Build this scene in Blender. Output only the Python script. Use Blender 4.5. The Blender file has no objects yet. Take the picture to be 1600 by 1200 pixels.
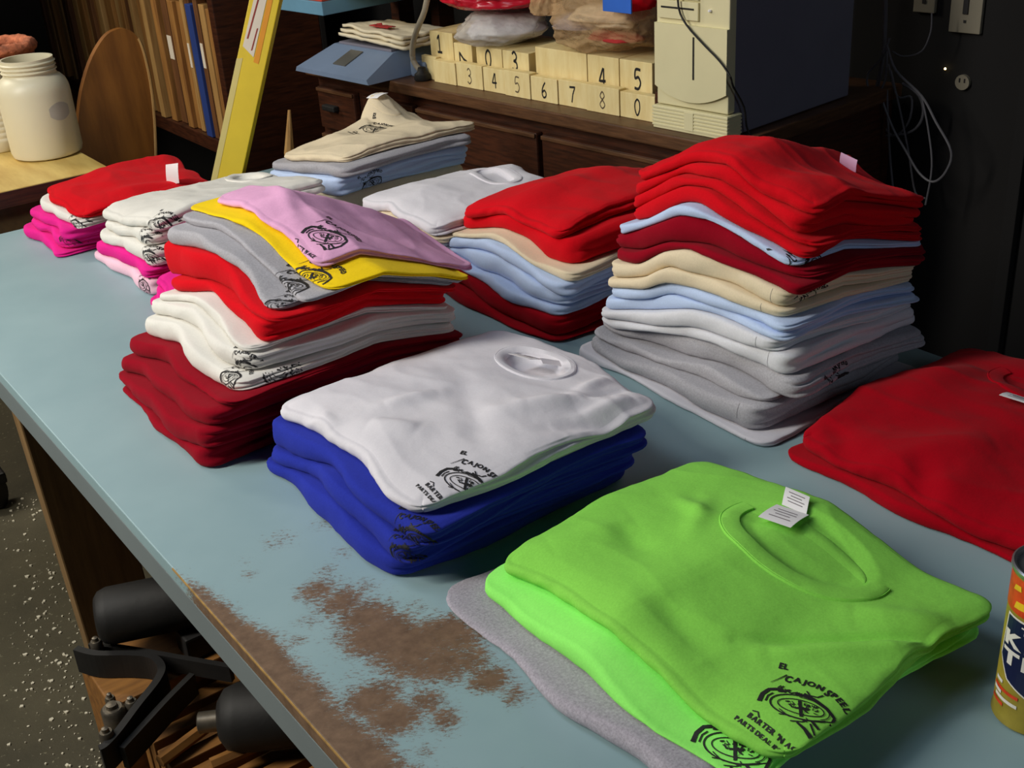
import bpy, bmesh, math, random
import numpy as np
from mathutils import Vector, Matrix, noise
from mathutils.bvhtree import BVHTree

SC = bpy.context.scene
COL = SC.collection
random.seed(7)

# ------------------------------------------------------------------ camera
FPX = 1863.255
RM = np.array([[0.7994528, -0.31151092, 0.51364986],
               [-0.5975798, -0.32495123, 0.73301097],
               [-0.06142977, -0.89295445, -0.4459358]])   # world <- camera (right, down, forward)
CAM = np.array([-0.315, 0.0, 1.55])
cd = bpy.data.cameras.new('camera')
cam = bpy.data.objects.new('camera', cd)
COL.objects.link(cam)
cd.sensor_width = 36.0
cd.lens = FPX / 1600 * 36.0
cd.clip_start = 0.02
cam.matrix_world = Matrix(((RM[0][0], -RM[0][1], -RM[0][2], CAM[0]),
                           (RM[1][0], -RM[1][1], -RM[1][2], CAM[1]),
                           (RM[2][0], -RM[2][1], -RM[2][2], CAM[2]),
                           (0, 0, 0, 1)))
SC.camera = cam

# ------------------------------------------------------------------ world, lights, exposure
w = bpy.data.worlds.new('world'); SC.world = w
w.use_nodes = True
w.node_tree.nodes['Background'].inputs[0].default_value = (0.55, 0.65, 0.8, 1)
w.node_tree.nodes['Background'].inputs[1].default_value = 0.010
SC.view_settings.view_transform = 'Standard'
SC.view_settings.look = 'None'
SC.view_settings.gamma = 1.0
SC.view_settings.use_curve_mapping = False
SC.view_settings.exposure = 0.0

def area_light(name, loc, target, sx, sy, power, color):
    ld = bpy.data.lights.new(name, 'AREA'); ld.shape = 'RECTANGLE'
    ld.size = sx; ld.size_y = sy; ld.energy = power; ld.color = color
    o = bpy.data.objects.new(name, ld); COL.objects.link(o)
    o.location = loc
    d = Vector(target) - Vector(loc)
    o.rotation_euler = d.to_track_quat('-Z', 'Y').to_euler()
    return o
# fluorescent ceiling fixture on the left side of the room (key), plus added fills at the rear, front and overhead
area_light('fluorescent_fixture_light', (-1.50, 1.95, 2.35), (0.55, 1.3, 0.8), 0.35, 1.3, 58, (1.0, 0.955, 0.86))
area_light('rear_rack_fill', (-0.4, 4.3, 2.6), (1.0, 4.2, 0.8), 0.3, 1.2, 36, (1.0, 0.93, 0.78))  # unseen rear light, added to brighten the frame rack
area_light('front_cool_fill', (0.9, -2.4, 2.3), (0.8, 1.0, 0.9), 1.4, 1.4, 9, (0.74, 0.85, 1.0))  # unseen cool fill, added to lift the front-facing sides
area_light('overhead_cool_fill', (-0.25, 1.75, 3.0), (0.2, 1.2, 0.8), 0.9, 0.9, 10, (0.72, 0.84, 1.0))  # unseen cool fill, added overhead to light the tops and soften shadows

# ------------------------------------------------------------------ measuring helpers (photo point -> place)
def ray(p):
    return RM @ np.array([p[0] - 800.0, p[1] - 600.0, FPX])
def onx(p, x):
    d = ray(p); return CAM + d * ((x - CAM[0]) / d[0])
def ony(p, y):
    d = ray(p); return CAM + d * ((y - CAM[1]) / d[1])
def onz(p, z):
    d = ray(p); return CAM + d * ((z - CAM[2]) / d[2])

TZ = 0.80          # table top height
# frame of the old cabinet, turned six degrees against the table
CO = np.array([1.371, 1.79, 0.0]); ang = math.radians(6.0)
EA = np.array([math.sin(ang), -math.cos(ang), 0.0]); EB = np.array([math.cos(ang), math.sin(ang), 0.0])
CTOP = 0.89
def cf(a, b, z):
    return CO + EA * a + EB * b + np.array([0, 0, z])
def oncab(p, b):
    d = ray(p); o = CO + EB * b
    t = ((o - CAM) @ EB) / (d @ EB)
    q = CAM + d * t
    return float((q - CO) @ EA), float(q[2])
def oncabz(p, z):
    q = onz(p, z); return float((q - CO) @ EA), float((q - CO) @ EB)

# ------------------------------------------------------------------ materials
def srgb(r, g, b):
    def c(v):
        v /= 255.0
        return v / 12.92 if v <= 0.04045 else ((v + 0.055) / 1.055) ** 2.4
    return (c(r), c(g), c(b), 1.0)
MATS = {}
def base_mat(name, color, rough=0.6, metal=0.0):
    m = bpy.data.materials.new(name); m.use_nodes = True
    nt = m.node_tree; b = nt.nodes['Principled BSDF']
    b.inputs['Base Color'].default_value = color
    b.inputs['Roughness'].default_value = rough
    b.inputs['Metallic'].default_value = metal
    MATS[name] = m
    return m, nt, b
def coords(nt, scale=(1, 1, 1), rot=(0, 0, 0)):
    tc = nt.nodes.new('ShaderNodeTexCoord'); mp = nt.nodes.new('ShaderNodeMapping')
    mp.inputs['Scale'].default_value = scale; mp.inputs['Rotation'].default_value = rot
    nt.links.new(tc.outputs['Object'], mp.inputs['Vector'])
    return mp.outputs['Vector']
def noise_n(nt, vec, scale, detail=3, rough=0.55):
    n = nt.nodes.new('ShaderNodeTexNoise')
    n.inputs['Scale'].default_value = scale; n.inputs['Detail'].default_value = detail
    n.inputs['Roughness'].default_value = rough
    nt.links.new(vec, n.inputs['Vector'])
    return n.outputs['Fac']
def ramp_n(nt, fac, stops):
    r = nt.nodes.new('ShaderNodeValToRGB')
    el = r.color_ramp.elements
    while len(el) < len(stops): el.new(0.5)
    for e, (p, c) in zip(el, stops):
        e.position = p; e.color = c
    nt.links.new(fac, r.inputs[0])
    return r.outputs['Color']
def bump_n(nt, b, h, strength, dist):
    bn = nt.nodes.new('ShaderNodeBump')
    bn.inputs['Strength'].default_value = strength; bn.inputs['Distance'].default_value = dist
    nt.links.new(h, bn.inputs['Height']); nt.links.new(bn.outputs['Normal'], b.inputs['Normal'])
def mul(c, k): return (c[0] * k, c[1] * k, c[2] * k, 1)

def fabric(name, color, heather=0.06):
    m, nt, b = base_mat(name, color, 0.92)
    b.inputs['Sheen Weight'].default_value = 0.03
    b.inputs['Sheen Roughness'].default_value = 0.6
    b.inputs['Specular IOR Level'].default_value = 0.06
    v = coords(nt)
    n1 = noise_n(nt, v, 420, 3, 0.7)
    col = ramp_n(nt, n1, [(0.3, mul(color, 1 - heather)), (0.7, mul(color, 1 + heather))])
    nt.links.new(col, b.inputs['Base Color'])
    n2 = noise_n(nt, v, 34, 4, 0.55)
    n3 = noise_n(nt, v, 900, 1)
    ad = nt.nodes.new('ShaderNodeMath'); ad.operation = 'MULTIPLY_ADD'
    nt.links.new(n3, ad.inputs[0]); ad.inputs[1].default_value = 0.05; nt.links.new(n2, ad.inputs[2])
    bump_n(nt, b, ad.outputs[0], 0.2, 0.005)
    return m
def plain(name, color, rough=0.5, metal=0.0, var=0.15, scale=12, bump=0.0):
    m, nt, b = base_mat(name, color, rough, metal)
    v = coords(nt)
    n = noise_n(nt, v, scale, 4)
    nt.links.new(ramp_n(nt, n, [(0.3, mul(color, 1 - var)), (0.7, mul(color, 1 + var))]), b.inputs['Base Color'])
    if bump: bump_n(nt, b, n, bump, 0.004)
    return m
def wood(name, c1, c2, rough=0.55, scale=(1, 14, 14), ns=6, bump=0.1):
    m, nt, b = base_mat(name, c1, rough)
    v = coords(nt, scale)
    n = noise_n(nt, v, ns, 5, 0.6)
    nt.links.new(ramp_n(nt, n, [(0.32, c1), (0.68, c2)]), b.inputs['Base Color'])
    bump_n(nt, b, n, bump, 0.003)
    return m

fabric('red_cotton', srgb(206, 8, 24))
fabric('dark_red_cotton', srgb(140, 2, 26))
fabric('cardinal_cotton', srgb(160, 0, 20))
fabric('white_cotton', srgb(216, 213, 220), 0.03)
fabric('ivory_cotton', srgb(222, 219, 212), 0.04)
fabric('ash_cotton', srgb(214, 214, 220), 0.05)
fabric('grey_cotton', srgb(168, 166, 172), 0.16)
fabric('charcoal_heather_cotton', srgb(165, 160, 170), 0.25)
fabric('light_blue_cotton', srgb(186, 204, 236), 0.05)
fabric('sand_cotton', srgb(222, 206, 176), 0.05)
fabric('pink_cotton', srgb(226, 168, 206), 0.05)
fabric('pale_pink_cotton', srgb(240, 196, 214), 0.04)
fabric('magenta_cotton', srgb(226, 36, 140), 0.05)
fabric('yellow_cotton', srgb(240, 204, 20), 0.06)
fabric('green_cotton', srgb(138, 214, 84), 0.07)
fabric('lime_cotton', srgb(150, 246, 112), 0.05)
fabric('blue_cotton', srgb(40, 52, 158), 0.08)
plain('print_ink', srgb(22, 20, 24), 0.7, var=0.05)
plain('tag_white', srgb(238, 236, 238), 0.6, var=0.03)
plain('tag_lilac', srgb(214, 170, 205), 0.6, var=0.03)
plain('tag_ink', srgb(120, 112, 120), 0.7, var=0.05)
plain('stitch_thread', srgb(110, 108, 112), 0.8, var=0.05)
plain('cream_plastic', srgb(222, 214, 172), 0.45, var=0.03)
plain('grey_steel_panel', srgb(120, 118, 132), 0.5, var=0.04)
plain('black_plastic', srgb(24, 22, 22), 0.5, var=0.1)
plain('black_iron', srgb(17, 15, 14), 0.65, 0.0, var=0.3, scale=30, bump=0.2)
plain('worn_steel', srgb(120, 112, 100), 0.4, 0.8, var=0.3, scale=40)
plain('cable_grey', srgb(88, 86, 90), 0.55, var=0.05)
plain('outlet_plastic', srgb(130, 122, 104), 0.5, var=0.05)
plain('scale_blue', srgb(118, 136, 164), 0.45, var=0.05)
plain('lcd_grey', srgb(92, 90, 84), 0.25, var=0.05)
plain('lamp_metal', srgb(178, 168, 148), 0.45, 0.0, var=0.08)
plain('cloth_cream', srgb(226, 214, 186), 0.9, var=0.06)
plain('cloth_red_mark', srgb(170, 40, 40), 0.9, var=0.06)
plain('yellow_card', srgb(226, 196, 40), 0.6, var=0.06)
plain('pale_card_edge', srgb(214, 196, 120), 0.6, var=0.06)
plain('orange_tape', srgb(228, 150, 20), 0.5, var=0.08)
plain('paper_label', srgb(226, 214, 196), 0.7, var=0.05)
plain('red_ink', srgb(150, 50, 40), 0.7, var=0.1)
plain('blue_shelf_paint', srgb(104, 150, 178), 0.55, var=0.08)
plain('red_board', srgb(190, 70, 50), 0.6, var=0.1)
plain('jar_plastic', srgb(222, 214, 186), 0.42, var=0.03, scale=5)
plain('jar_label', srgb(232, 224, 200), 0.6, var=0.03)
plain('faded_blue_ink', srgb(186, 181, 172), 0.6, var=0.1)
plain('maroon_pot', srgb(120, 56, 42), 0.75, var=0.2, scale=14, bump=0.3)
plain('crusty_ink', srgb(190, 110, 76), 0.9, var=0.5, scale=60, bump=0.8)
plain('red_plastic_bag', srgb(196, 22, 44), 0.25, var=0.15, scale=10)
plain('blue_label', srgb(40, 100, 200), 0.5, var=0.1)
plain('dark_wall_paint', srgb(14, 11, 10), 0.9, var=0.25, scale=3)
plain('dark_recess', srgb(20, 16, 13), 0.9, var=0.2, scale=3)
plain('can_metal', srgb(196, 196, 200), 0.3, 0.9, var=0.05)
plain('can_red', srgb(206, 66, 30), 0.35, var=0.3, scale=60)
plain('can_yellow', srgb(230, 190, 40), 0.35, var=0.15, scale=60)
plain('can_navy', srgb(24, 30, 66), 0.35, var=0.05)
plain('can_white', srgb(226, 222, 214), 0.35, var=0.03)
plain('led_amber', srgb(255, 220, 150), 0.4, var=0.0)
MATS['led_amber'].node_tree.nodes['Principled BSDF'].inputs['Emission Color'].default_value = (1, 0.75, 0.3, 1)
MATS['led_amber'].node_tree.nodes['Principled BSDF'].inputs['Emission Strength'].default_value = 6
plain('can_olive', srgb(150, 136, 48), 0.35, var=0.2, scale=40)
wood('dark_walnut', srgb(46, 24, 14), srgb(80, 42, 24), 0.42, (3, 3, 30), 5)
wood('walnut_edge', srgb(72, 46, 28), srgb(104, 70, 44), 0.45, (3, 3, 30), 5)
wood('desk_maple', srgb(196, 160, 84), srgb(222, 192, 112), 0.45, (6, 1.2, 6), 5, 0.05)
wood('desk_edge', srgb(70, 52, 30), srgb(96, 74, 42), 0.6, (6, 1.2, 6), 5)
wood('pale_block_wood', srgb(226, 202, 140), srgb(240, 222, 166), 0.6, (6, 6, 1.5), 8, 0.05)
wood('frame_pine', srgb(128, 84, 40), srgb(172, 122, 62), 0.6, (14, 14, 1), 5)
wood('frame_tan', srgb(158, 116, 62), srgb(190, 150, 92), 0.6, (14, 14, 1), 5)
wood('frame_brown', srgb(88, 54, 28), srgb(124, 80, 42), 0.6, (14, 14, 1), 5)
plain('frame_blue', srgb(40, 62, 128), 0.6, var=0.1)
wood('oval_board_wood', srgb(112, 66, 20), srgb(146, 92, 34), 0.42, (9, 9, 0.9), 3.5, 0.05)
wood('leg_wood', srgb(110, 84, 50), srgb(140, 110, 70), 0.7, (14, 14, 1.2), 5)
wood('crate_wood', srgb(112, 72, 26), srgb(146, 98, 40), 0.65, (2, 12, 12), 5)

# clear and tan plastic bags
def bag_mat(name, color, trans, alpha):
    m, nt, b = base_mat(name, color, 0.15)
    b.inputs['Transmission Weight'].default_value = trans
    b.inputs['IOR'].default_value = 1.15
    b.inputs['Alpha'].default_value = alpha
    b.inputs['Specular IOR Level'].default_value = 0.7
    v = coords(nt)
    n = noise_n(nt, v, 28, 5, 0.7)
    bump_n(nt, b, n, 0.6, 0.012)
    return m
bag_mat('clear_plastic_film', srgb(236, 232, 226), 0.1, 0.5)
bag_mat('tan_plastic_film', srgb(228, 190, 142), 0.1, 0.45)

# blue table paint worn through to the wood
def table_mat():
    m, nt, b = base_mat('worn_blue_paint', srgb(140, 176, 186), 0.5)
    N, L = nt.nodes, nt.links
    tc = N.new('ShaderNodeTexCoord'); P = tc.outputs['Object']
    sx = N.new('ShaderNodeSeparateXYZ'); L.new(P, sx.inputs[0])
    def M(op, a, c=None, d=None):
        n = N.new('ShaderNodeMath'); n.operation = op
        for i, q in enumerate((a, c, d)):
            if q is None: continue
            if isinstance(q, (int, float)): n.inputs[i].default_value = q
            else: L.new(q, n.inputs[i])
        return n.outputs[0]
    mp = N.new('ShaderNodeMapping'); mp.inputs['Scale'].default_value = (1.0, 1.0, 1)
    mp.inputs['Rotation'].default_value = (0, 0, math.radians(35))
    L.new(P, mp.inputs[0])
    mp2 = N.new('ShaderNodeMapping'); mp2.inputs['Scale'].default_value = (0.55, 1.2, 1); L.new(mp.outputs[0], mp2.inputs[0])
    n_big = noise_n(nt, P, 13, 4, 0.6)
    n_fine = noise_n(nt, mp2.outputs[0], 230, 6, 0.85)
    blobs = None
    for (x, y, r, a) in WORN:
        vd = N.new('ShaderNodeVectorMath'); vd.operation = 'DISTANCE'
        L.new(P, vd.inputs[0]); vd.inputs[1].default_value = (x, y, TZ)
        t = M('DIVIDE', vd.outputs['Value'], r)
        g = M('MULTIPLY', M('EXPONENT', M('MULTIPLY', M('MULTIPLY', t, t), -1.0)), a)
        blobs = g if blobs is None else M('MAXIMUM', blobs, g)
    # long worn strip on the front edge
    edge = M('DIVIDE', sx.outputs['X'], M('MAXIMUM', M('MULTIPLY_ADD', M('SUBTRACT', 1.15, sx.outputs['Y']), 0.085, 0.014), 0.01))
    eg = M('EXPONENT', M('MULTIPLY', M('MULTIPLY', edge, edge), -1.0))
    ym = N.new('ShaderNodeMapRange'); ym.interpolation_type = 'SMOOTHSTEP'
    ym.inputs['From Min'].default_value = 1.20; ym.inputs['From Max'].default_value = 0.98
    L.new(sx.outputs['Y'], ym.inputs['Value'])
    eg = M('MULTIPLY', M('MULTIPLY', eg, ym.outputs[0]), 1.15)
    f = M('MAXIMUM', blobs, eg)
    f = M('ADD', f, M('MULTIPLY', M('SUBTRACT', n_big, 0.5), 0.9))
    f = M('ADD', f, M('MULTIPLY', M('SUBTRACT', n_fine, 0.5), 2.4))
    mr = N.new('ShaderNodeMapRange'); mr.inputs['From Min'].default_value = 0.42; mr.inputs['From Max'].default_value = 0.68
    L.new(f, mr.inputs['Value'])
    wd = ramp_n(nt, noise_n(nt, P, 60, 5, 0.7), [(0.3, srgb(96, 74, 56)), (0.7, srgb(128, 102, 80))])
    pt = ramp_n(nt, noise_n(nt, P, 7, 3), [(0.3, srgb(138, 166, 172)), (0.7, srgb(148, 175, 180))])
    mx = N.new('ShaderNodeMix'); mx.data_type = 'RGBA'
    L.new(mr.outputs[0], mx.inputs['Factor']); L.new(pt, mx.inputs['A']); L.new(wd, mx.inputs['B'])
    L.new(mx.outputs['Result'], b.inputs['Base Color'])
    hb = M('SUBTRACT', 1.0, mr.outputs[0])
    bump_n(nt, b, hb, 0.25, 0.0015)
    return m
WORN = []
for (zx, zy, zr, za) in ((400, 185, 85, 0.50), (280, 270, 60, 0.36), (300, 320, 40, 0.42), (620, 110, 60, 0.40), (700, 220, 60, 0.42), (620, 310, 60, 0.5), (800, 380, 70, 0.5),
                         (590, 395, 90, 0.85), (700, 440, 100, 0.85), (820, 500, 110, 0.95), (880, 580, 130, 1.05), (1000, 640, 150, 1.05), (1150, 590, 130, 0.9), (1120, 700, 120, 0.95), (1230, 690, 90, 0.8),
                         (1330, 780, 75, 0.75), (1440, 850, 60, 0.6), (830, 870, 110, 0.95), (920, 940, 100, 0.95), (1060, 870, 75, 0.75), (1150, 950, 65, 0.7), (1050, 1090, 45, 0.55), (510, 610, 45, 0.5), (740, 760, 50, 0.45), (560, 520, 60, 0.42), (1000, 480, 80, 0.5)):
    q_ = onz((280 + zx / 2.759, 780 + zy / 2.759), TZ)
    WORN.append((float(q_[0]), float(q_[1]), zr / 2.759 / 1040, za))
table_mat()
plain('bare_edge_wood', srgb(170, 134, 74), 0.7, var=0.3, scale=60)
plain('fascia_paint', srgb(112, 122, 124), 0.6, var=0.06, scale=5)

def floor_mat():
    m, nt, b = base_mat('dirty_concrete', srgb(92, 86, 64), 0.8)
    v = coords(nt)
    n1 = noise_n(nt, v, 3.0, 6, 0.6); n2 = noise_n(nt, v, 70, 3, 0.7)
    c1 = ramp_n(nt, n1, [(0.3, srgb(66, 61, 45)), (0.7, srgb(92, 85, 64))])
    c2 = ramp_n(nt, n2, [(0.62, (0, 0, 0, 1)), (0.72, (1, 1, 1, 1))])
    mx = nt.nodes.new('ShaderNodeMix'); mx.data_type = 'RGBA'
    nt.links.new(c2, mx.inputs['Factor']); nt.links.new(c1, mx.inputs['A']); mx.inputs['B'].default_value = srgb(140, 134, 108)
    nt.links.new(mx.outputs['Result'], b.inputs['Base Color'])
    bump_n(nt, b, n2, 0.3, 0.004)
floor_mat()
plain('paint_chip', srgb(222, 214, 190), 0.8, var=0.1)

# ------------------------------------------------------------------ mesh helpers
def obj(name, verts, faces, mat, parent=None, smooth=False):
    me = bpy.data.meshes.new(name)
    me.from_pydata([tuple(map(float, v)) for v in verts], [], faces)
    me.materials.append(MATS[mat])
    if smooth:
        me.polygons.foreach_set('use_smooth', [True] * len(me.polygons))
    o = bpy.data.objects.new(name, me); COL.objects.link(o)
    if parent: o.parent = parent; o.matrix_parent_inverse = parent.matrix_world.inverted()
    me.update()
    return o
def tag(o, label, cat, group=None):
    o['label'] = label; o['category'] = cat
    if group: o['group'] = group
    return o
def struct(o, label=None):
    o['kind'] = 'structure'
    if label: o['label'] = label
    return o
def empty(name, loc, label, cat, group=None):
    o = bpy.data.objects.new(name, None); COL.objects.link(o)
    o.location = tuple(map(float, loc)); o.empty_display_size = 0.05
    o.matrix_world = Matrix.Translation(o.location)
    return tag(o, label, cat, group)
class MB:
    def __init__(s): s.v = []; s.f = []
    def add(s, v, f):
        k = len(s.v); s.v += [np.array(q, float) for q in v]; s.f += [tuple(i + k for i in q) for q in f]; return s
    def hexa(s, c, bev=0.0):
        """eight corners: bottom four counter-clockwise, then top four"""
        f = [(3, 2, 1, 0), (4, 5, 6, 7), (0, 1, 5, 4), (1, 2, 6, 5), (2, 3, 7, 6), (3, 0, 4, 7)]
        if bev <= 0: return s.add(c, f)
        bm = bmesh.new()
        vs = [bm.verts.new(tuple(map(float, q))) for q in c]
        for q in f: bm.faces.new([vs[i] for i in q])
        bmesh.ops.recalc_face_normals(bm, faces=bm.faces[:])
        bmesh.ops.bevel(bm, geom=bm.edges[:], offset=bev, segments=2, affect='EDGES', profile=0.6)
        bm.verts.index_update()
        s.add([tuple(q.co) for q in bm.verts], [tuple(x.index for x in q.verts) for q in bm.faces])
        bm.free(); return s
    def box(s, x0, x1, y0, y1, z0, z1, bev=0.0):
        return s.hexa([(x0, y0, z0), (x1, y0, z0), (x1, y1, z0), (x0, y1, z0), (x0, y0, z1), (x1, y0, z1), (x1, y1, z1), (x0, y1, z1)], bev)
    def cbox(s, a0, a1, b0, b1, z0, z1, bev=0.0):
        """box in the cabinet frame"""
        c = [cf(a, b, z) for z in (z0, z1) for (a, b) in ((a0, b0), (a1, b0), (a1, b1), (a0, b1))]
        return s.hexa([c[0], c[1], c[2], c[3], c[4], c[5], c[6], c[7]], bev)
    def tube(s, pts, r, n=8, close=False, smooth=3):
        P = [np.array(p, float) for p in pts]
        if smooth and len(P) > 2:
            Q = []
            for i in range(len(P) - 1):
                p0 = P[max(i - 1, 0)]; p1 = P[i]; p2 = P[i + 1]; p3 = P[min(i + 2, len(P) - 1)]
                for k in range(smooth):
                    t = k / smooth
                    Q.append(0.5 * ((2 * p1) + (-p0 + p2) * t + (2 * p0 - 5 * p1 + 4 * p2 - p3) * t * t + (-p0 + 3 * p1 - 3 * p2 + p3) * t ** 3))
            Q.append(P[-1]); P = Q
        rs = r if isinstance(r, (list, tuple)) else [r] * len(P)
        if len(rs) != len(P): rs = list(np.interp(np.linspace(0, 1, len(P)), np.linspace(0, 1, len(rs)), rs))
        v = []; up = np.array([0.31, 0.17, 0.93])
        for i, p in enumerate(P):
            d = P[min(i + 1, len(P) - 1)] - P[max(i - 1, 0)]
            d = d / (np.linalg.norm(d) + 1e-9)
            a = np.cross(d, up)
            if np.linalg.norm(a) < 1e-3: a = np.cross(d, [1, 0, 0])
            a /= np.linalg.norm(a); c = np.cross(a, d)
            for k in range(n):
                t = 2 * math.pi * k / n
                v.append(p + rs[i] * (math.cos(t) * a + math.sin(t) * c))
        f = []
        for i in range(len(P) - 1):
            for k in range(n):
                f.append((i * n + k, i * n + (k + 1) % n, (i + 1) * n + (k + 1) % n, (i + 1) * n + k))
        f.append(tuple(range(n - 1, -1, -1))); f.append(tuple((len(P) - 1) * n + k for k in range(n)))
        return s.add(v, f)
    def lathe(s, prof, c, n=40, cap=True):
        v = []
        for (r, z) in prof:
            for k in range(n):
                t = 2 * math.pi * k / n
                v.append((c[0] + r * math.cos(t), c[1] + r * math.sin(t), c[2] + z))
        f = []
        for i in range(len(prof) - 1):
            for k in range(n):
                f.append((i * n + k, i * n + (k + 1) % n, (i + 1) * n + (k + 1) % n, (i + 1) * n + k))
        if cap:
            f.append(tuple(range(n - 1, -1, -1))); f.append(tuple((len(prof) - 1) * n + k for k in range(n)))
        return s.add(v, f)
    def prism(s, poly, ax, thick):
        """extrude a planar polygon of 3-D points along vector ax*thick"""
        n = len(poly); d = np.array(ax, float) * thick
        v = [np.array(p, float) for p in poly] + [np.array(p, float) + d for p in poly]
        f = [tuple(range(n - 1, -1, -1)), tuple(range(n, 2 * n))] + [(i, (i + 1) % n, n + (i + 1) % n, n + i) for i in range(n)]
        return s.add(v, f)
    def build(s, name, mat, parent=None, smooth=False):
        o = obj(name, s.v, s.f, mat, parent, smooth)
        bm = bmesh.new(); bm.from_mesh(o.data); bmesh.ops.recalc_face_normals(bm, faces=bm.faces[:]); bm.to_mesh(o.data); bm.free()
        if smooth:
            for e in o.data.edges: pass
            o.data.set_sharp_from_angle(angle=math.radians(42))
        return o

# ------------------------------------------------------------------ the setting
struct(MB().box(-4, 4.5, -3, 7.5, -0.05, 0.0).build('floor', 'dirty_concrete'), 'dirty grey brown concrete floor')
struct(MB().cbox(-4.6, 3.5, 0.70, 0.78, 0, 3.1).build('wall_back', 'dark_wall_paint'), 'dark brown wall behind the cabinet')
struct(MB().box(-4, 2.2, 6.2, 6.3, 0, 3.1).build('wall_left', 'dark_wall_paint'), 'dark wall at the far end of the room')
# vertical boards of the dark wall on the right
for i, a in enumerate((0.42, 0.58, 0.86)):
    struct(MB().cbox(a, a + (0.03 if i < 2 else 0.12), 0.675, 0.70, 0, 3.0, 0.003).build('trim_%d' % (i + 1), 'dark_wall_paint'), 'dark vertical trim board on the right wall')

# ------------------------------------------------------------------ the blue table
T = empty('work_table', (0.5, 1.1, 0), 'long wooden work table with worn light blue painted top', 'table')
TX1, TY0, TY1 = 1.04, -0.5, 2.516
MB().box(0, TX1, TY0, TY1, TZ - 0.02, TZ, 0.0015).build('table_top', 'worn_blue_paint', T)
MB().box(0.0, 0.022, TY0, TY1, TZ - 0.062, TZ - 0.0203, 0.001).build('front_apron', 'fascia_paint', T)
MB().box(TX1 - 0.022, TX1, TY0, TY1, TZ - 0.062, TZ - 0.0203, 0.001).build('back_apron', 'fascia_paint', T)
MB().box(0.0225, TX1 - 0.0225, TY1 - 0.022, TY1, TZ - 0.062, TZ - 0.0203, 0.001).build('end_apron', 'fascia_paint', T)
MB().box(-0.0006, 0.0006, TY0 + 0.4, 1.13, TZ - 0.0022, TZ + 0.0002).build('bare_edge', 'bare_edge_wood', T)
l0 = onx((28, 660), 0.024); l1 = ony((122, 960), l0[1])
lsl = (l1[0] - l0[0]) / (l1[2] - l0[2])
for (x, y, wl_, sl) in ((0.024, l0[1], 0.13, lsl), (TX1 - 0.07, l0[1], 0.045, 0), (0.024, -0.2, 0.13, lsl), (TX1 - 0.07, -0.2, 0.045, 0)):
    zt_ = TZ - 0.021; xb = x - sl * zt_ * 1.0 + sl * 0.1
    MB().hexa([(xb, y, 0), (xb + wl_, y, 0), (xb + wl_, y + 0.045, 0), (xb, y + 0.045, 0), (x, y, zt_), (x + wl_, y, zt_), (x + wl_, y + 0.045, zt_), (x, y + 0.045, zt_)], 0.003).build('leg', 'leg_wood', T)

# ------------------------------------------------------------------ folded shirts
def fbm(x, y, s, o=3):
    return noise.fractal(Vector((x, y, s)), 0.7, 2.1, o)

class Stack:
    """boundaries between the shirts of one pile, measured along its left rim"""
    def __init__(s, name, group, W, sag, zoom=None, auto=0.7, xr=None):
        s.auto = auto; s.xr = xr
        s.name = name; s.group = group; s.W = W; s.sag = sag; s.zoom = zoom
        s.rims = []; s.items = []; s.base = TZ
    def px(s, p):
        if s.zoom is None: return p
        ox, oy, k = s.zoom
        return (ox + p[0] / k, oy + p[1] / k)
    def add(s, xl, pts, mat, label, **kw):
        # piles are squared up along y: find how far each shirt sits back so that its ends line up
        d = [ray(s.px(p)) for p in (pts[0], pts[-1])]
        if not s.rims: s.yc = float(np.mean([(xl - CAM[0]) * e[1] / e[0] for e in d]))
        else: xl = xl + s.auto * (CAM[0] + s.yc / float(np.mean([e[1] / e[0] for e in d])) - xl)
        if s.xr is not None: kw.setdefault('W', s.xr - xl)
        q = [onx(s.px(p), xl) for p in pts]
        ys = np.array([a[1] for a in q]); zs = np.array([a[2] for a in q])
        o = np.argsort(ys)
        s.rims.append((ys[o], zs[o])); s.items.append((xl, mat, label, kw))
    def rim(s, k, y):
        ys, zs = s.rims[k]
        # smooth interpolation
        r = 0.0
        for d, wt in ((-0.012, 0.25), (0, 0.5), (0.012, 0.25)):
            r = r + wt * np.interp(y + d, ys, zs)
        return r
    def finish(s, ttop):
        n = len(s.rims)
        y0 = min(r[0][0] for r in s.rims); y1 = max(r[0][-1] for r in s.rims)
        s.Y = np.linspace(y0 - 0.05, y1 + 0.05, 90)
        B = [np.full(90, s.base + 0.0006)]
        for k in range(1, n):
            B.append(np.maximum(s.rim(k, s.Y), B[-1] + 0.0075))
        B.append(B[-1] + ttop)
        s.B = B
        s.H = max(float(B[-1].mean() - s.base), 0.01)
    def z(s, k, x, y):
        """height of boundary k"""
        zz = np.interp(y, s.Y, s.B[k])
        xl = s.items[-1][0]
        f = np.clip((x - xl) / s.W, 0, 1.1)
        fr = np.clip((zz - s.base) / s.H, 0, 1.3)
        zz = zz + np.interp(f, [a for a, _ in s.sag], [b for _, b in s.sag]) * fr
        return np.maximum(zz, s.base + 0.0006 + 0.004 * k)

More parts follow.
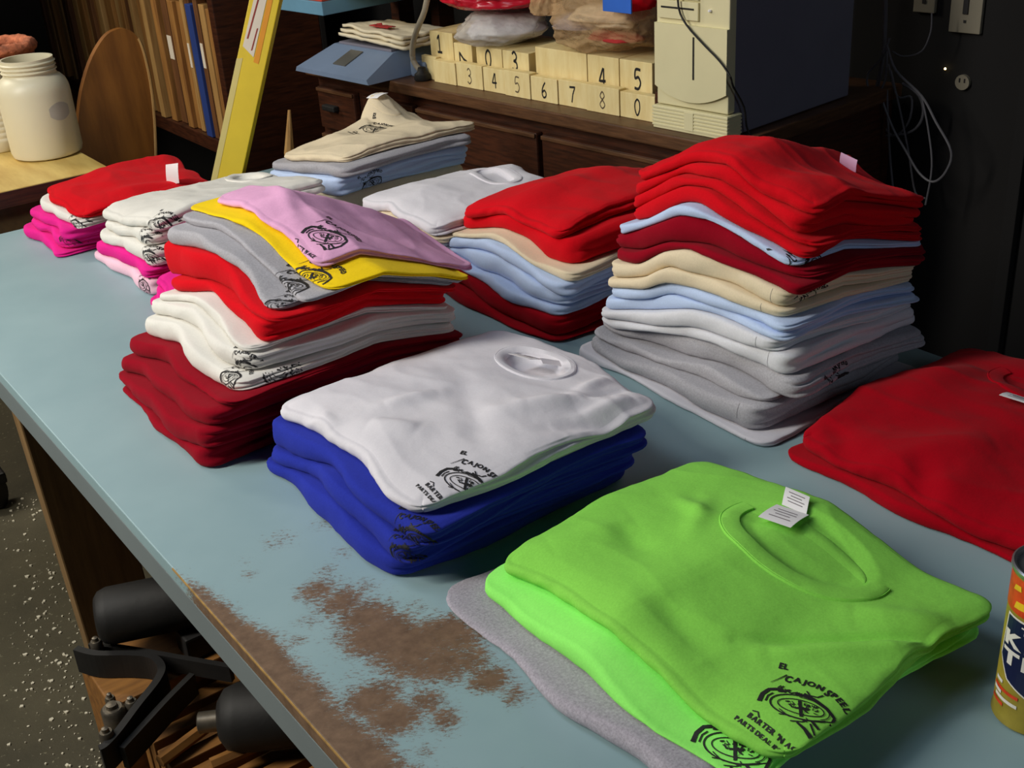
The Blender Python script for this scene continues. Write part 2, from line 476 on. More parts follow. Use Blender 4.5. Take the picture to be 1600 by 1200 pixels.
def shirt_mesh(st, k, xl, W, y0, y1, seed, n=36, layers=2, bumps=None, top=False, dip=None, amp=0.0016, R=None, skew=0.0):
    rnd = random.Random(seed)
    mt = st.B[k + 1].mean() - st.B[k].mean()
    if R is None: R = min(0.45 * mt, 0.009)
    L = y1 - y0
    cx, cy = xl + W / 2, (y0 + y1) / 2
    hw, hl = W / 2 - R, L / 2 - R
    skew = skew + rnd.uniform(-0.015, 0.015)
    rc = 0.015
    g = np.linspace(-1, 1, n)
    g = np.sign(g) * (1 - (1 - np.abs(g)) ** 1.25)     # denser near the edges
    def foot(a, b):
        px, py = a * hw, b * hl
        dx, dy = abs(px) - (hw - rc), abs(py) - (hl - rc)
        if dx > 0 and dy > 0:
            m = max(dx, dy); l = math.hypot(dx, dy)
            px = math.copysign(hw - rc + dx * m / l, px); py = math.copysign(hl - rc + dy * m / l, py)
        # soft irregular outline
        wob = 0.005
        px += wob * math.sin(3.1 * b + seed) * abs(a) ** 3 + wob * 0.6 * math.sin(7 * b + 2.1 * seed) * abs(a) ** 3
        py += wob * math.sin(2.7 * a + 1.3 * seed) * abs(b) ** 3
        px += skew * py
        return cx + px, cy + py
    XY = np.array([[foot(a, b) for b in g] for a in g])
    X, Y = XY[..., 0], XY[..., 1]
    ZB = st.z(k, X, Y); ZT = st.z(k + 1, X, Y)
    ZT = np.maximum(ZT - 0.0006, ZB + 0.005)
    if top:
        A, Bq = np.meshgrid(g, g, indexing='ij')
        e = np.minimum((1 - np.abs(A)) * hw, (1 - np.abs(Bq)) * hl)
        ZT = ZT - 0.22 * mt * np.exp(-(1 + A) * hw / 0.018) - 0.12 * mt * np.exp(-e / 0.010)
        for i in range(n):
            for j in range(n):
                ZT[i, j] += 2.4 * amp * fbm(X[i, j] * 9, Y[i, j] * 9, seed, 2) + 0.3 * amp * fbm(X[i, j] * 40, Y[i, j] * 26, seed + 9, 2) + 0.9 * amp * (1 - abs(2.2 * noise.noise(Vector((X[i, j] * 13 + 3 * Y[i, j], Y[i, j] * 6, seed + 4))))) ** 3
        for (p, q, h, wd) in (bumps or []):
            p = np.array(p); q = np.array(q); d = q - p; l2 = d @ d
            t = np.clip(((X - p[0]) * d[0] + (Y - p[1]) * d[1]) / l2, 0, 1)
            ds = ((X - p[0]) * d[1] - (Y - p[1]) * d[0]) / math.sqrt(l2)
            dd = np.hypot(X - p[0] - t * d[0], Y - p[1] - t * d[1])
            tap = np.sin(np.pi * np.clip(t, 0.04, 0.96)) ** 0.5
            ZT = ZT + 1.6 * h * tap * np.exp(-(dd / wd) ** 2)
        if dip:
            (dx_, dy_), ra, rb, dep = dip
            rr = np.sqrt(((X - dx_) / ra) ** 2 + ((Y - dy_) / rb) ** 2)
            ZT = ZT - dep * np.clip((1.05 - rr) / 0.3, 0, 1) ** 1.0
        ZT = np.maximum(ZT, ZB + 0.004)
    V = []; F = []
    idx = lambda i, j: i * n + j
    for i in range(n):
        for j in range(n): V.append((X[i, j], Y[i, j], ZT[i, j]))
    nb = len(V)
    for i in range(n):
        for j in range(n): V.append((X[i, j], Y[i, j], ZB[i, j]))
    for i in range(n - 1):
        for j in range(n - 1):
            F.append((idx(i, j), idx(i + 1, j), idx(i + 1, j + 1), idx(i, j + 1)))
            F.append((nb + idx(i, j), nb + idx(i, j + 1), nb + idx(i + 1, j + 1), nb + idx(i + 1, j)))
    ring = [(i, 0) for i in range(n)] + [(n - 1, j) for j in range(1, n)] + [(i, n - 1) for i in range(n - 2, -1, -1)] + [(0, j) for j in range(n - 2, 0, -1)]
    m = len(ring)
    Mr = 6 * layers + 3
    shifts = [rnd.uniform(-0.35, 0.25) for _ in range(layers)]
    ph = [rnd.uniform(0, 6) for _ in range(layers)]
    rows = []
    for r in range(1, Mr):
        q = r / Mr
        row = []
        for t, (i, j) in enumerate(ring):
            # outward normal from neighbours on the ring
            a = ring[(t - 1) % m]; b = ring[(t + 1) % m]
            tx, ty = X[b] - X[a], Y[b] - Y[a]
            l = math.hypot(tx, ty) + 1e-9
            nx, ny = ty / l, -tx / l
            wl = max(0.0, -nx) ** 2            # plain fold at the left rim
            wf = max(0.0, 1 - wl)
            offl = R * math.sin(math.pi * q) ** 0.75
            zl = (1 - math.cos(math.pi * q)) / 2
            la = min(int(q * layers), layers - 1); ql = q * layers - la
            along = (X[i, j] + Y[i, j]) * 40
            offf = R * (0.45 + 0.5 * math.sin(math.pi * ql) ** 0.6 + shifts[la] + 0.25 * math.sin(along * 0.7 + ph[la]))
            offf *= min(1.0, 5 * min(q, 1 - q) + 0.25)
            zf = q + 0.08 * math.sin(along * 0.9 + ph[la]) * math.sin(math.pi * q)
            off = wl * offl + wf * offf; zz = wl * zl + wf * zf
            off += 0.0012 * math.sin(along * 0.8 + seed) + 0.0016 * noise.noise(Vector((X[i, j] * 55, Y[i, j] * 55, q * 2 + seed)))
            row.append(len(V))
            V.append((X[i, j] + nx * off, Y[i, j] + ny * off, ZB[i, j] + (ZT[i, j] - ZB[i, j]) * zz))
        rows.append(row)
    seq = [[nb + idx(i, j) for (i, j) in ring]] + rows + [[idx(i, j) for (i, j) in ring]]
    for a, b in zip(seq[:-1], seq[1:]):
        for t in range(m):
            F.append((a[t], a[(t + 1) % m], b[(t + 1) % m], b[t]))
    return V, F

def make_bvh(V, F): return BVHTree.FromPolygons([Vector(v) for v in V], F)

# --- 2-D artwork for the chest print -----------------------------------------------------------
_glyph = {}
def glyph(ch, bold=0.02):
    key = (ch, bold)
    if key in _glyph: return _glyph[key]
    c = bpy.data.curves.new('g', 'FONT'); c.body = ch; c.size = 1.0; c.offset = bold; c.resolution_u = 3
    o = bpy.data.objects.new('g', c); COL.objects.link(o)
    me = bpy.data.meshes.new_from_object(o)
    V = [(v.co.x, v.co.y) for v in me.vertices]; F = [tuple(p.vertices) for p in me.polygons]
    bpy.data.objects.remove(o); bpy.data.curves.remove(c); bpy.data.meshes.remove(me)
    wd = (max(v[0] for v in V) - min(v[0] for v in V)) if V else 0.3
    mn = min(v[0] for v in V) if V else 0
    _glyph[key] = ([(v[0] - mn, v[1]) for v in V], F, wd)
    return _glyph[key]
class Art:
    def __init__(s): s.v = []; s.f = []
    def add(s, v, f):
        k = len(s.v); s.v += list(v); s.f += [tuple(i + k for i in q) for q in f]
    def text(s, body, x, y, size, rot=0.0, width=None, bold=0.02, squash=0.85):
        pen = 0.0; items = []
        for ch in body:
            if ch == ' ': pen += 0.3; continue
            V, F, wd = glyph(ch, bold); items.append((pen, V, F)); pen += wd + 0.1
        k = (width / (pen * size)) if width else squash
        c, sn = math.cos(rot), math.sin(rot)
        for (p0, V, F) in items:
            s.add([(x + c * (p0 + a) * size * k - sn * b * size, y + sn * (p0 + a) * size * k + c * b * size) for (a, b) in V], F)
    def arc_text(s, body, path, size, bold=0.02, big=()):
        """letters along a polyline path of (x, y)"""
        P = np.array(path, float); seg = np.hypot(*(P[1:] - P[:-1]).T); cum = np.concatenate([[0], np.cumsum(seg)])
        gl = [glyph(ch, bold) if ch != ' ' else None for ch in body]
        tot = sum((g[2] if g else 0.12) + 0.1 for g in gl); k = cum[-1] / tot; pen = 0
        for i, g in enumerate(gl):
            wd = (g[2] if g else 0.12)
            mid = (pen + wd / 2) * k
            if g:
                x = np.interp(mid, cum, P[:, 0]); y = np.interp(mid, cum, P[:, 1])
                x2 = np.interp(mid + 5, cum, P[:, 0]); y2 = np.interp(mid + 5, cum, P[:, 1]); x1 = np.interp(mid - 5, cum, P[:, 0]); y1 = np.interp(mid - 5, cum, P[:, 1])
                r = math.atan2(y2 - y1, x2 - x1); c, sn = math.cos(r), math.sin(r)
                sz = size * (1.35 if i in big else 1.0); dy = -0.3 * size if i in big else 0
                s.add([(x + c * (a - wd / 2) * k - sn * (b * sz + dy), y + sn * (a - wd / 2) * k + c * (b * sz + dy)) for (a, b) in g[0]], g[1])
            pen += wd + 0.1
    def stroke(s, pts, wd, close=False):
        P = [np.array(p, float) for p in pts]
        if close: P.append(P[0])
        # subdivide for draping
        Q = [P[0]]
        for a, b in zip(P[:-1], P[1:]):
            m = max(1, int(np.linalg.norm(b - a) / 30))
            for t in range(1, m + 1): Q.append(a + (b - a) * t / m)
        V = []; F = []
        for i, p in enumerate(Q):
            d = Q[min(i + 1, len(Q) - 1)] - Q[max(i - 1, 0)]; d = d / (np.linalg.norm(d) + 1e-9)
            nn = np.array([-d[1], d[0]]); ww = wd[0] + (wd[1] - wd[0]) * i / max(1, len(Q) - 1) if isinstance(wd, tuple) else wd
            V += [tuple(p + nn * ww / 2), tuple(p - nn * ww / 2)]
        for i in range(len(Q) - 1): F.append((2 * i, 2 * i + 1, 2 * i + 3, 2 * i + 2))
        s.add(V, F)
    def ellipse(s, c, ra, rb, rot, wd, a0=0, a1=360):
        cr, sr = math.cos(rot), math.sin(rot)
        pts = []
        for k in range(41):
            t = math.radians(a0 + (a1 - a0) * k / 40)
            x, y = ra * math.cos(t), rb * math.sin(t)
            pts.append((c[0] + cr * x - sr * y, c[1] + sr * x + cr * y))
        s.stroke(pts, wd)
def emblem():
    A = Art(); R = random.Random(3)
    A.arc_text('CAJON SPEED', [(-370, 205), (-250, 262), (-120, 318), (0, 345), (110, 350), (210, 330), (300, 285)], 92, 0.045, big=(0, 6))
    A.text('EL', -520, 285, 95, 0.5, bold=0.05)
    A.stroke([(-430, 80), (-412, 170), (-398, 270)], (6, 14))
    A.stroke([(-120, 230), (-60, 205), (0, 240), (20, 300)], 16)
    rot = math.radians(27)
    A.ellipse((-10, 20), 285, 150, rot, 16, 100, 330)
    A.ellipse((-10, 20), 262, 132, rot, 9, -40, 100)
    A.ellipse((-10, 20), 215, 92, rot, 11)
    A.stroke([(-60, 95), (30, 95), (75, -60)], 4)
    A.stroke([(-75, 78), (75, -72)], 30)          # upright of the cross
    A.stroke([(-45, -30), (60, 60)], 20)
    for k in range(26):                           # scribbled lettering inside the oval
        t = R.uniform(-1, 1); u = R.uniform(-0.5, 0.5)
        x, y = t * 165, u * 75
        px, py = -10 + x * math.cos(rot) - y * math.sin(rot), 20 + x * math.sin(rot) + y * math.cos(rot)
        q = R.uniform(0, 3.1)
        A.stroke([(px, py), (px + 42 * math.cos(q), py + 30 * math.sin(q))], R.uniform(8, 16))
    A.stroke([(-330, -190), (-372, -100), (-372, -10), (-320, 50), (-238, 75)], (44, 34))
    A.stroke([(-290, -150), (-320, -80), (-310, -20)], 16)
    for k in range(22):                           # figures on top of the wheel
        x = -330 + 260 * k / 21; y = 20 + 115 * k / 21 + R.uniform(-12, 50)
        q = R.uniform(0, 3.1)
        A.stroke([(x, y), (x + 46 * math.cos(q), y + 46 * math.sin(q))], R.uniform(9, 20))
    A.stroke([(-110, 172), (20, 190), (150, 190), (270, 160)], (52, 30))
    A.stroke([(270, 160), (318, 30), (300, -150)], (30, 26))
    A.stroke([(290, 120), (150, -60), (110, -50)], 10)
    A.stroke([(170, -40), (300, -60)], 26); A.stroke([(180, -70), (285, -130)], 18)
    A.stroke([(90, -150), (180, -150), (280, -175)], (18, 46)); A.stroke([(60, -110), (150, -80)], 10)
    A.stroke([(40, -180), (120, -110), (140, -60)], 12)
    A.stroke([(-130, -140), (-10, -150), (60, -110)], 10); A.stroke([(-90, -190), (-30, -150)], 12)
    A.text('BARTER \'N ACE', -300, -385, 72, 0.0, 620, 0.04)
    A.stroke([(-300, -310), (-250, -290), (-200, -330)], 12)
    A.text('PARTS DEAL IN THE', -380, -470, 58, 0.0, 690, 0.045)
    return A
EMB = emblem()
UNIT = 9.4e-5
def split_art(A):
    """subdivide long triangles so the print follows folds"""
    bm = bmesh.new()
    vs = [bm.verts.new((x, y, 0)) for x, y in A.v]
    for f in A.f:
        try: bm.faces.new([vs[i] for i in f])
        except ValueError: pass
    bmesh.ops.triangulate(bm, faces=bm.faces[:])
    for _ in range(2):
        es = [e for e in bm.edges if e.calc_length() > 45]
        if es: bmesh.ops.subdivide_edges(bm, edges=es, cuts=1); bmesh.ops.triangulate(bm, faces=bm.faces[:])
    bm.verts.index_update()
    V = [(v.co.x, v.co.y) for v in bm.verts]; F = [tuple(v.index for v in f.verts) for f in bm.faces]
    bm.free(); return V, F
EMBV, EMBF = split_art(EMB)
def drape(bvh, V2, F2, origin, es, et, direction, unit, lift=0.0007, name='print', mat='print_ink', parent=None, reach=0.25):
    o = np.array(origin, float); es = np.array(es, float); et = np.array(et, float); d = np.array(direction, float); d /= np.linalg.norm(d)
    V = []; ok = []
    for (a, b) in V2:
        p = o + es * a * unit + et * b * unit - d * reach
        h = bvh.ray_cast(Vector(p), Vector(d), reach * 2)
        if h[0] is None: ok.append(False); V.append((0, 0, 0)); continue
        nrm = h[1]
        if nrm.dot(Vector(d)) > 0: nrm = -nrm
        q = h[0] + nrm * lift; V.append(tuple(q)); ok.append(True)
    F = []
    for f in F2:
        if all(ok[i] for i in f):
            P = [np.array(V[i]) for i in f]
            if max(np.linalg.norm(P[i] - P[i - 1]) for i in range(len(P))) < 0.012: F.append(f)
    if not F: return None
    used = sorted(set(i for f in F for i in f)); mp = {u: i for i, u in enumerate(used)}
    return obj(name, [V[i] for i in used], [tuple(mp[i] for i in f) for f in F], mat, parent)

def collar(bvh, c, ra, rb, mat, parent, wid=0.02, a0=95, a1=265, thick=0.0016, rot=0.0, back=True):
    """ribbed neck band; opening ellipse centre c, half depth ra along x, half width rb along y"""
    def zat(x, y):
        h = bvh.ray_cast(Vector((x, y, 3)), Vector((0, 0, -1)), 4)
        return h[0].z if h[0] is not None else None
    def band(name, b0, b1, w_, lift, ins=0.0):
        n = 46; prof = [(0, -0.4), (0.02, 0.9), (0.1, 1.0), (0.5, 0.85), (0.84, 0.7), (0.88, 0.25), (0.92, 0.6), (1.0, -0.3)]
        V = []; F = []
        for k in range(n + 1):
            t = math.radians(b0 + (b1 - b0) * k / n)
            for (q, h) in prof:
                r = q * w_ - ins
                x = c[0] + (ra + r) * math.cos(t + rot); y = c[1] + (rb + r) * math.sin(t + rot)
                z = zat(x, y)
                if z is None: z = V[-1][2] - h * thick - lift if V else 0.85
                V.append((x, y, z + h * thick + (lift if h > 0 else 0)))
        m = len(prof)
        for k in range(n):
            for j in range(m - 1):
                F.append((k * m + j, (k + 1) * m + j, (k + 1) * m + j + 1, k * m + j + 1))
        o_ = obj(name, V, F, mat, parent, True); o_.data.set_sharp_from_angle(angle=math.radians(35)); return o_
    b = band('collar', a0, a1, wid, 0.0008)
    if back:
        n = 30; V = []; F = []; prof = [(-0.5, -0.0006), (-0.38, 0.8), (0.1, 0.7), (0.5, -0.0006)]
        for k in range(n + 1):
            t = math.radians(a1 - 360 + (a0 - a1 + 360) * k / n); e = math.sin(math.pi * k / n) ** 0.5
            for (q, h) in prof:
                x = c[0] + ra * 0.45 * math.cos(t) - q * wid * 0.75 * e; y = c[1] + (rb - 0.002) * math.sin(t)
                z = zat(x, y)
                if z is None: z = 0.85
                V.append((x, y, z + h * thick * e))
        for k in range(n):
            for j in range(3): F.append((k * 4 + j, (k + 1) * 4 + j, (k + 1) * 4 + j + 1, k * 4 + j + 1))
        obj('back_collar', V, F, mat, parent, True)
    return b
def neck_tag(parent, base, ex, ey, w, h, curl, mat='tag_white', lines=True, lift=(0, 0, 1)):
    """small woven label: thin curved sheet with print lines"""
    base = np.array(base, float); ex = np.array(ex, float); ex /= np.linalg.norm(ex); ey = np.array(ey, float); ey /= np.linalg.norm(ey); up = np.array(lift, float)
    n = 8; V = []; F = []; th = 0.0004
    for side in (0, 1):
        for i in range(n + 1):
            t = i / n
            p = base + ey * h * t + up * (curl * math.sin(math.pi * 0.6 * t) + side * th)
            V += [p - ex * w / 2, p + ex * w / 2]
    m = 2 * (n + 1)
    for i in range(n):
        F.append((2 * i, 2 * i + 1, 2 * i + 3, 2 * i + 2)); F.append((m + 2 * i, m + 2 * i + 2, m + 2 * i + 3, m + 2 * i + 1))
        F.append((2 * i, 2 * i + 2, m + 2 * i + 2, m + 2 * i)); F.append((2 * i + 1, m + 2 * i + 1, m + 2 * i + 3, 2 * i + 3))
    F += [(0, m, m + 1, 1), (2 * n, 2 * n + 1, m + 2 * n + 1, m + 2 * n)]
    t_ = obj('neck_tag', V, F, mat, parent)
    if lines:
        b = MB(); nn = np.cross(ex, ey); nn = nn if nn @ up > 0 else -nn
        for i, (a, l) in enumerate(((0.25, 0.6), (0.4, 0.7), (0.55, 0.45), (0.72, 0.65))):
            p = base + ey * h * a + up * (curl * math.sin(math.pi * 0.6 * a) + th + 0.0004)
            q0 = p - ex * w * l / 2; q1 = p + ex * w * l / 2; d = ey * 0.0012
            b.add([q0, q1, q1 + d, q0 + d], [(0, 1, 2, 3)])
        b.build('tag_print', 'tag_ink', t_)
    return t_

SHIRTS = {}
def build_stack(key, st, ttop):
    st.finish(ttop)
    N = len(st.items)
    for k, (xl, mat, label, kw) in enumerate(st.items):
        ys, zs = st.rims[k]
        y0 = kw.get('y0', ys[0]); y1 = kw.get('y1', ys[-1]); W = kw.get('W', st.W)
        top = (k == N - 1) or kw.get('top', False)
        seed = (hash_s(key) + k * 13) % 1000
        V, F = shirt_mesh(st, k, xl, W, y0, y1, seed, n=kw.get('n', 84 if k == N - 1 else 34), layers=kw.get('layers', 2 + (k * 7 + len(key)) % 2), bumps=kw.get('bumps'), top=top, dip=kw.get('dip'), amp=kw.get('amp', 0.0016), R=kw.get('R'), skew=kw.get('skew', 0))
        if kw.get('parts'):
            root = empty('folded_shirt', ((xl + W / 2), (y0 + y1) / 2, float(st.z(k, xl + W / 2, (y0 + y1) / 2))), label, 'shirt', st.group)
            body = obj('body', V, F, mat, root, True)
        else:
            root = obj('folded_shirt', V, F, mat, None, True); tag(root, label, 'shirt', st.group)
        bv = make_bvh(V, F)
        SHIRTS[(key, k)] = (root, bv, xl, W, y0, y1)
def hash_s(s): return sum((i + 3) * ord(c) for i, c in enumerate(s))
UP = (0, 0, 1)
def print_top(key, k, px, z, unit=UNIT, es=(0, -1, 0), et=(1, 0, 0)):
    root, bv = SHIRTS[(key, k)][:2]
    h = bv.ray_cast(Vector(CAM), Vector(ray(px)).normalized())
    p = np.array(h[0]) if h[0] is not None else onz(px, z)
    return drape(bv, EMBV, EMBF, p, es, et, (0, 0, -1), unit, parent=root)
def print_rim(key, k, px, unit=UNIT, d=(0.72, 0.0, -0.69), roll=0.0):
    """print that wraps over the left rim next to the front corner"""
    root, bv, xl = SHIRTS[(key, k)][:3]
    p = onx(px, xl + 0.004)
    d = np.array(d, float); d /= np.linalg.norm(d)
    et = np.array([-d[2], 0, d[0]]) ; et = et / np.linalg.norm(et)
    if et[2] < 0: et = -et
    es = np.array([0, -1, 0], float); es -= d * (es @ d); es /= np.linalg.norm(es)
    return drape(bv, EMBV, EMBF, p, es, et, d, unit, parent=root, reach=0.06)
def stitch(key, k, dy=0.035):
    """hem seam running over the rim near the front corner"""
    root, bv, xl, W, y0, y1 = SHIRTS[(key, k)]
    A = Art(); A.stroke([(0, -260), (6, 0), (0, 260)], 9)
    zz = np.interp(y0 + dy, np.linspace(0, 1, 2), [0, 0])
    V, F = split_art(A)
    h = bv.ray_cast(Vector((xl + 0.02, y0 + dy, 3)), Vector((0, 0, -1)))
    if h[0] is None: return
    drape(bv, V, F, (xl, y0 + dy, h[0].z - 0.008), (0, -1, 0), (0, 0, 1), (1, 0, 0), 5e-5, 0.0003, 'hem_stitch', 'stitch_thread', root, 0.06)

# --- green stack, front right ------------------------------------------------------------------
s = Stack('green', 'folded shirts in the green topped stack', 0.325, [(0, 0), (0.1, 0.004), (0.5, 0.006), (1, 0.0)], (660, 700, 1.702), auto=0.4)
s.add(0.187, [(40, 450), (300, 650), (500, 815), (720, 995)], 'charcoal_heather_cotton', 'heather grey folded T-shirt at the bottom of the stack topped by bright green', layers=3, W=0.345, R=0.011)
s.add(0.207, [(125, 400), (300, 515), (600, 725), (850, 925)], 'lime_cotton', 'light lime green folded T-shirt between the green shirt and the heather grey one', parts=True, W=0.315, top=True, amp=0.0006)
gx = lambda p, z=0.872: tuple(onz(p, z)[:2])
s.add(0.232, [(195, 318), (350, 415), (500, 490), (640, 620), (740, 715), (945, 868)], 'green_cotton', 'bright green folded T-shirt with black chest print and neck tags beside the can', parts=True, W=0.30, n=120, amp=0.0013,
      bumps=[(gx((1150, 982)), gx((1520, 968)), -0.0035, 0.006), (gx((1190, 1000)), gx((1520, 990)), 0.0055, 0.011), (gx((1330, 935)), gx((1500, 950)), 0.004, 0.014), (gx((1020, 930)), gx((1110, 1010)), -0.004, 0.02), (gx((850, 830)), gx((1000, 800)), 0.004, 0.03), (gx((960, 800)), gx((1010, 850)), -0.003, 0.015), (gx((1105, 760)), gx((1080, 830)), 0.003, 0.012), (gx((1060, 760)), gx((1100, 800)), 0.003, 0.01)],
      dip=((0.472, 0.640), 0.048, 0.078, 0.006))
build_stack('green', s, 0.019)
# --- white over blue ---------------------------------------------------------------------------
s = Stack('blue', 'folded shirts in the blue stack under the white shirt', 0.33, [(0, 0), (0.5, 0.004), (1, -0.006)], (400, 500, 2.5))
s.add(0.1725, [(25, 600), (240, 740), (400, 930), (570, 1110)], 'blue_cotton', 'royal blue folded T-shirt lowest under the white printed shirt', layers=2)
s.add(0.1735, [(40, 545), (240, 655), (330, 715), (560, 945), (600, 972)], 'blue_cotton', 'royal blue folded T-shirt in the middle of the blue stack', parts=True)
s.add(0.176, [(40, 482), (150, 540), (300, 600), (480, 760), (640, 912)], 'blue_cotton', 'royal blue folded T-shirt directly beneath the white printed shirt', parts=True, layers=3)
wx = lambda p, z=0.885: tuple(onz(p, z)[:2])
s.add(0.188, [(95, 378), (250, 472), (400, 575), (560, 705), (660, 792)], 'white_cotton', 'white folded T-shirt with black chest print on top of the blue stack', parts=True, W=0.345, n=110, amp=0.0016,
      bumps=[(wx((575, 690)), wx((660, 700)), 0.005, 0.016), (wx((600, 660)), wx((690, 640)), 0.004, 0.012), (wx((740, 680)), wx((900, 650)), 0.004, 0.02), (wx((820, 660)), wx((960, 640)), 0.005, 0.014), (wx((860, 690)), wx((1000, 665)), -0.004, 0.012), (wx((500, 660)), wx((520, 690)), 0.004, 0.012), (wx((720, 600)), wx((760, 740)), -0.003, 0.02), ((0.47, 0.99), (0.53, 1.0), 0.004, 0.010), ((0.46, 0.97), (0.53, 0.965), -0.003, 0.008), ((0.44, 0.945), (0.52, 0.94), 0.004, 0.010)],
      dip=((0.490, 1.095), 0.030, 0.054, 0.014))
build_stack('blue', s, 0.024)
# --- pink topped stack on the left -------------------------------------------------------------
s = Stack('pink', 'folded shirts in the pink topped stack', 0.24, [(0, 0), (0.25, 0.004), (0.6, -0.03), (1, -0.08)], (160, 300, 2.5), auto=1.0, xr=0.515)
P_ = 'in pink topped stack'
s.add(0.116, [(60, 810), (230, 980), (410, 1145)], 'dark_red_cotton', 'dark red folded T-shirt lying on the blue table under the pink topped stack')
s.add(0.112, [(40, 770), (180, 858), (300, 962), (405, 1020)], 'dark_red_cotton', 'dark red folded T-shirt second from bottom ' + P_)
s.add(0.114, [(65, 702), (200, 768), (330, 868), (440, 925)], 'dark_red_cotton', 'dark red folded T-shirt third from bottom ' + P_)
s.add(0.118, [(105, 626), (200, 668), (330, 740), (420, 800), (500, 838)], 'dark_red_cotton', 'dark red folded T-shirt touching the lowest white shirt ' + P_)
s.add(0.122, [(150, 556), (290, 612), (400, 708), (470, 770), (530, 782)], 'ivory_cotton', 'white folded T-shirt lowest of three white ones ' + P_, parts=True, layers=3)
s.add(0.126, [(190, 478), (300, 506), (400, 575), (480, 660), (570, 722)], 'ivory_cotton', 'white folded T-shirt middle of three white ones ' + P_, parts=True)
s.add(0.130, [(225, 418), (360, 446), (460, 535), (590, 632)], 'ivory_cotton', 'white folded T-shirt just below the red pair ' + P_)
s.add(0.134, [(262, 380), (420, 402), (540, 505), (645, 612)], 'red_cotton', 'lower red folded T-shirt of the red pair ' + P_)
s.add(0.134, [(245, 322), (400, 347), (520, 425), (690, 525)], 'red_cotton', 'upper red folded T-shirt of the red pair ' + P_)
s.add(0.138, [(262, 195), (440, 245), (520, 320), (600, 400), (695, 475)], 'grey_cotton', 'lower grey folded T-shirt with drooping back corner ' + P_, parts=True)
s.add(0.142, [(300, 112), (440, 146), (560, 228), (720, 398), (795, 432)], 'grey_cotton', 'upper grey folded T-shirt below the yellow one ' + P_, parts=True)
s.add(0.150, [(335, 66), (500, 104), (620, 190), (760, 335), (885, 418)], 'yellow_cotton', 'yellow folded T-shirt with black print under the pink shirt', parts=True, layers=2, R=0.010, top=True, amp=0.0006)
px_ = lambda p, z=1.0: tuple(onz(p, z)[:2])
s.add(0.178, [(440, 62), (600, 82), (700, 190), (860, 316)], 'pink_cotton', 'pale pink folded T-shirt with black print on top of its tall stack', parts=True, W=0.24, n=96, R=0.009,
      bumps=[(px_((440, 345)), px_((470, 400)), 0.003, 0.012), (px_((520, 350)), px_((700, 400)), -0.003, 0.02)])
build_stack('pink', s, 0.014)
# --- white topped stack behind it --------------------------------------------------------------
s = Stack('white3', 'folded shirts in the small white topped stack', 0.30, [(0, 0), (0.3, 0.006), (1, -0.006)], (20, 180, 3.478))
Q_ = 'in small far left white stack'
s.add(0.291, [(455, 815), (600, 900), (750, 975)], 'pale_pink_cotton', 'pale pink folded T-shirt lowest ' + Q_, parts=True)
s.add(0.291, [(460, 740), (580, 802), (735, 897)], 'magenta_cotton', 'magenta folded T-shirt sandwiched between pale pink and white ' + Q_)
s.add(0.293, [(460, 672), (600, 735), (745, 842)], 'ivory_cotton', 'white folded T-shirt resting on the magenta one ' + Q_, parts=True)
s.add(0.296, [(498, 626), (620, 664), (740, 730)], 'ivory_cotton', 'white folded T-shirt second from top ' + Q_, parts=True)
s.add(0.300, [(478, 562), (600, 595), (775, 640)], 'ivory_cotton', 'white folded T-shirt with open collar on top ' + Q_, parts=True, W=0.33, n=80, amp=0.002, dip=((0.585, 2.12), 0.028, 0.05, 0.008))
build_stack('white3', s, 0.026)
# --- red topped stack at the far left end ------------------------------------------------------
s = Stack('farred', 'folded shirts in the red topped stack by the desk', 0.30, [(0, 0), (0.4, 0.004), (1, -0.01)], (20, 180, 3.478))
Q_ = 'in red topped stack beside desk'
s.add(0.236, [(65, 667), (180, 760), (250, 808)], 'magenta_cotton', 'magenta folded T-shirt lowest ' + Q_)
s.add(0.238, [(95, 592), (180, 645), (270, 750)], 'magenta_cotton', 'magenta folded T-shirt second from bottom ' + Q_, parts=True)
s.add(0.240, [(95, 546), (200, 602), (290, 700)], 'magenta_cotton', 'magenta folded T-shirt right under the white one ' + Q_)
s.add(0.245, [(140, 500), (220, 542), (325, 632)], 'ivory_cotton', 'off-white folded T-shirt under the red one ' + Q_, parts=True)
s.add(0.250, [(165, 428), (270, 505), (355, 585)], 'red_cotton', 'red folded T-shirt with white neck tag standing up beside the desk', parts=True, W=0.275, n=80, amp=0.002,
      bumps=[((0.40, 2.45), (0.58, 2.46), 0.012, 0.05), ((0.35, 2.27), (0.5, 2.25), 0.005, 0.02)])
build_stack('farred', s, 0.022)
# --- three magenta shirts half hidden between the pink and white topped stacks -------------------
s = Stack('mag', 'half hidden magenta shirts', 0.27, [(0, 0), (1, 0)], None)
for i, (dx, pp, lab) in enumerate(((0.0, [(234, 482), (300, 540)], 'magenta folded T-shirt peeking out behind white shirts, lowest of its pile'),
                                   (0.0, [(236, 466), (300, 520)], 'magenta folded T-shirt peeking out behind white shirts, middle of its pile'),
                                   (0.006, [(240, 447), (300, 500)], 'magenta folded T-shirt peeking out behind the red pair, top of its pile'))):
    s.add(0.275 + dx, pp, 'magenta_cotton', lab, y0=1.69, y1=1.905 - dx)
build_stack('mag', s, 0.02)
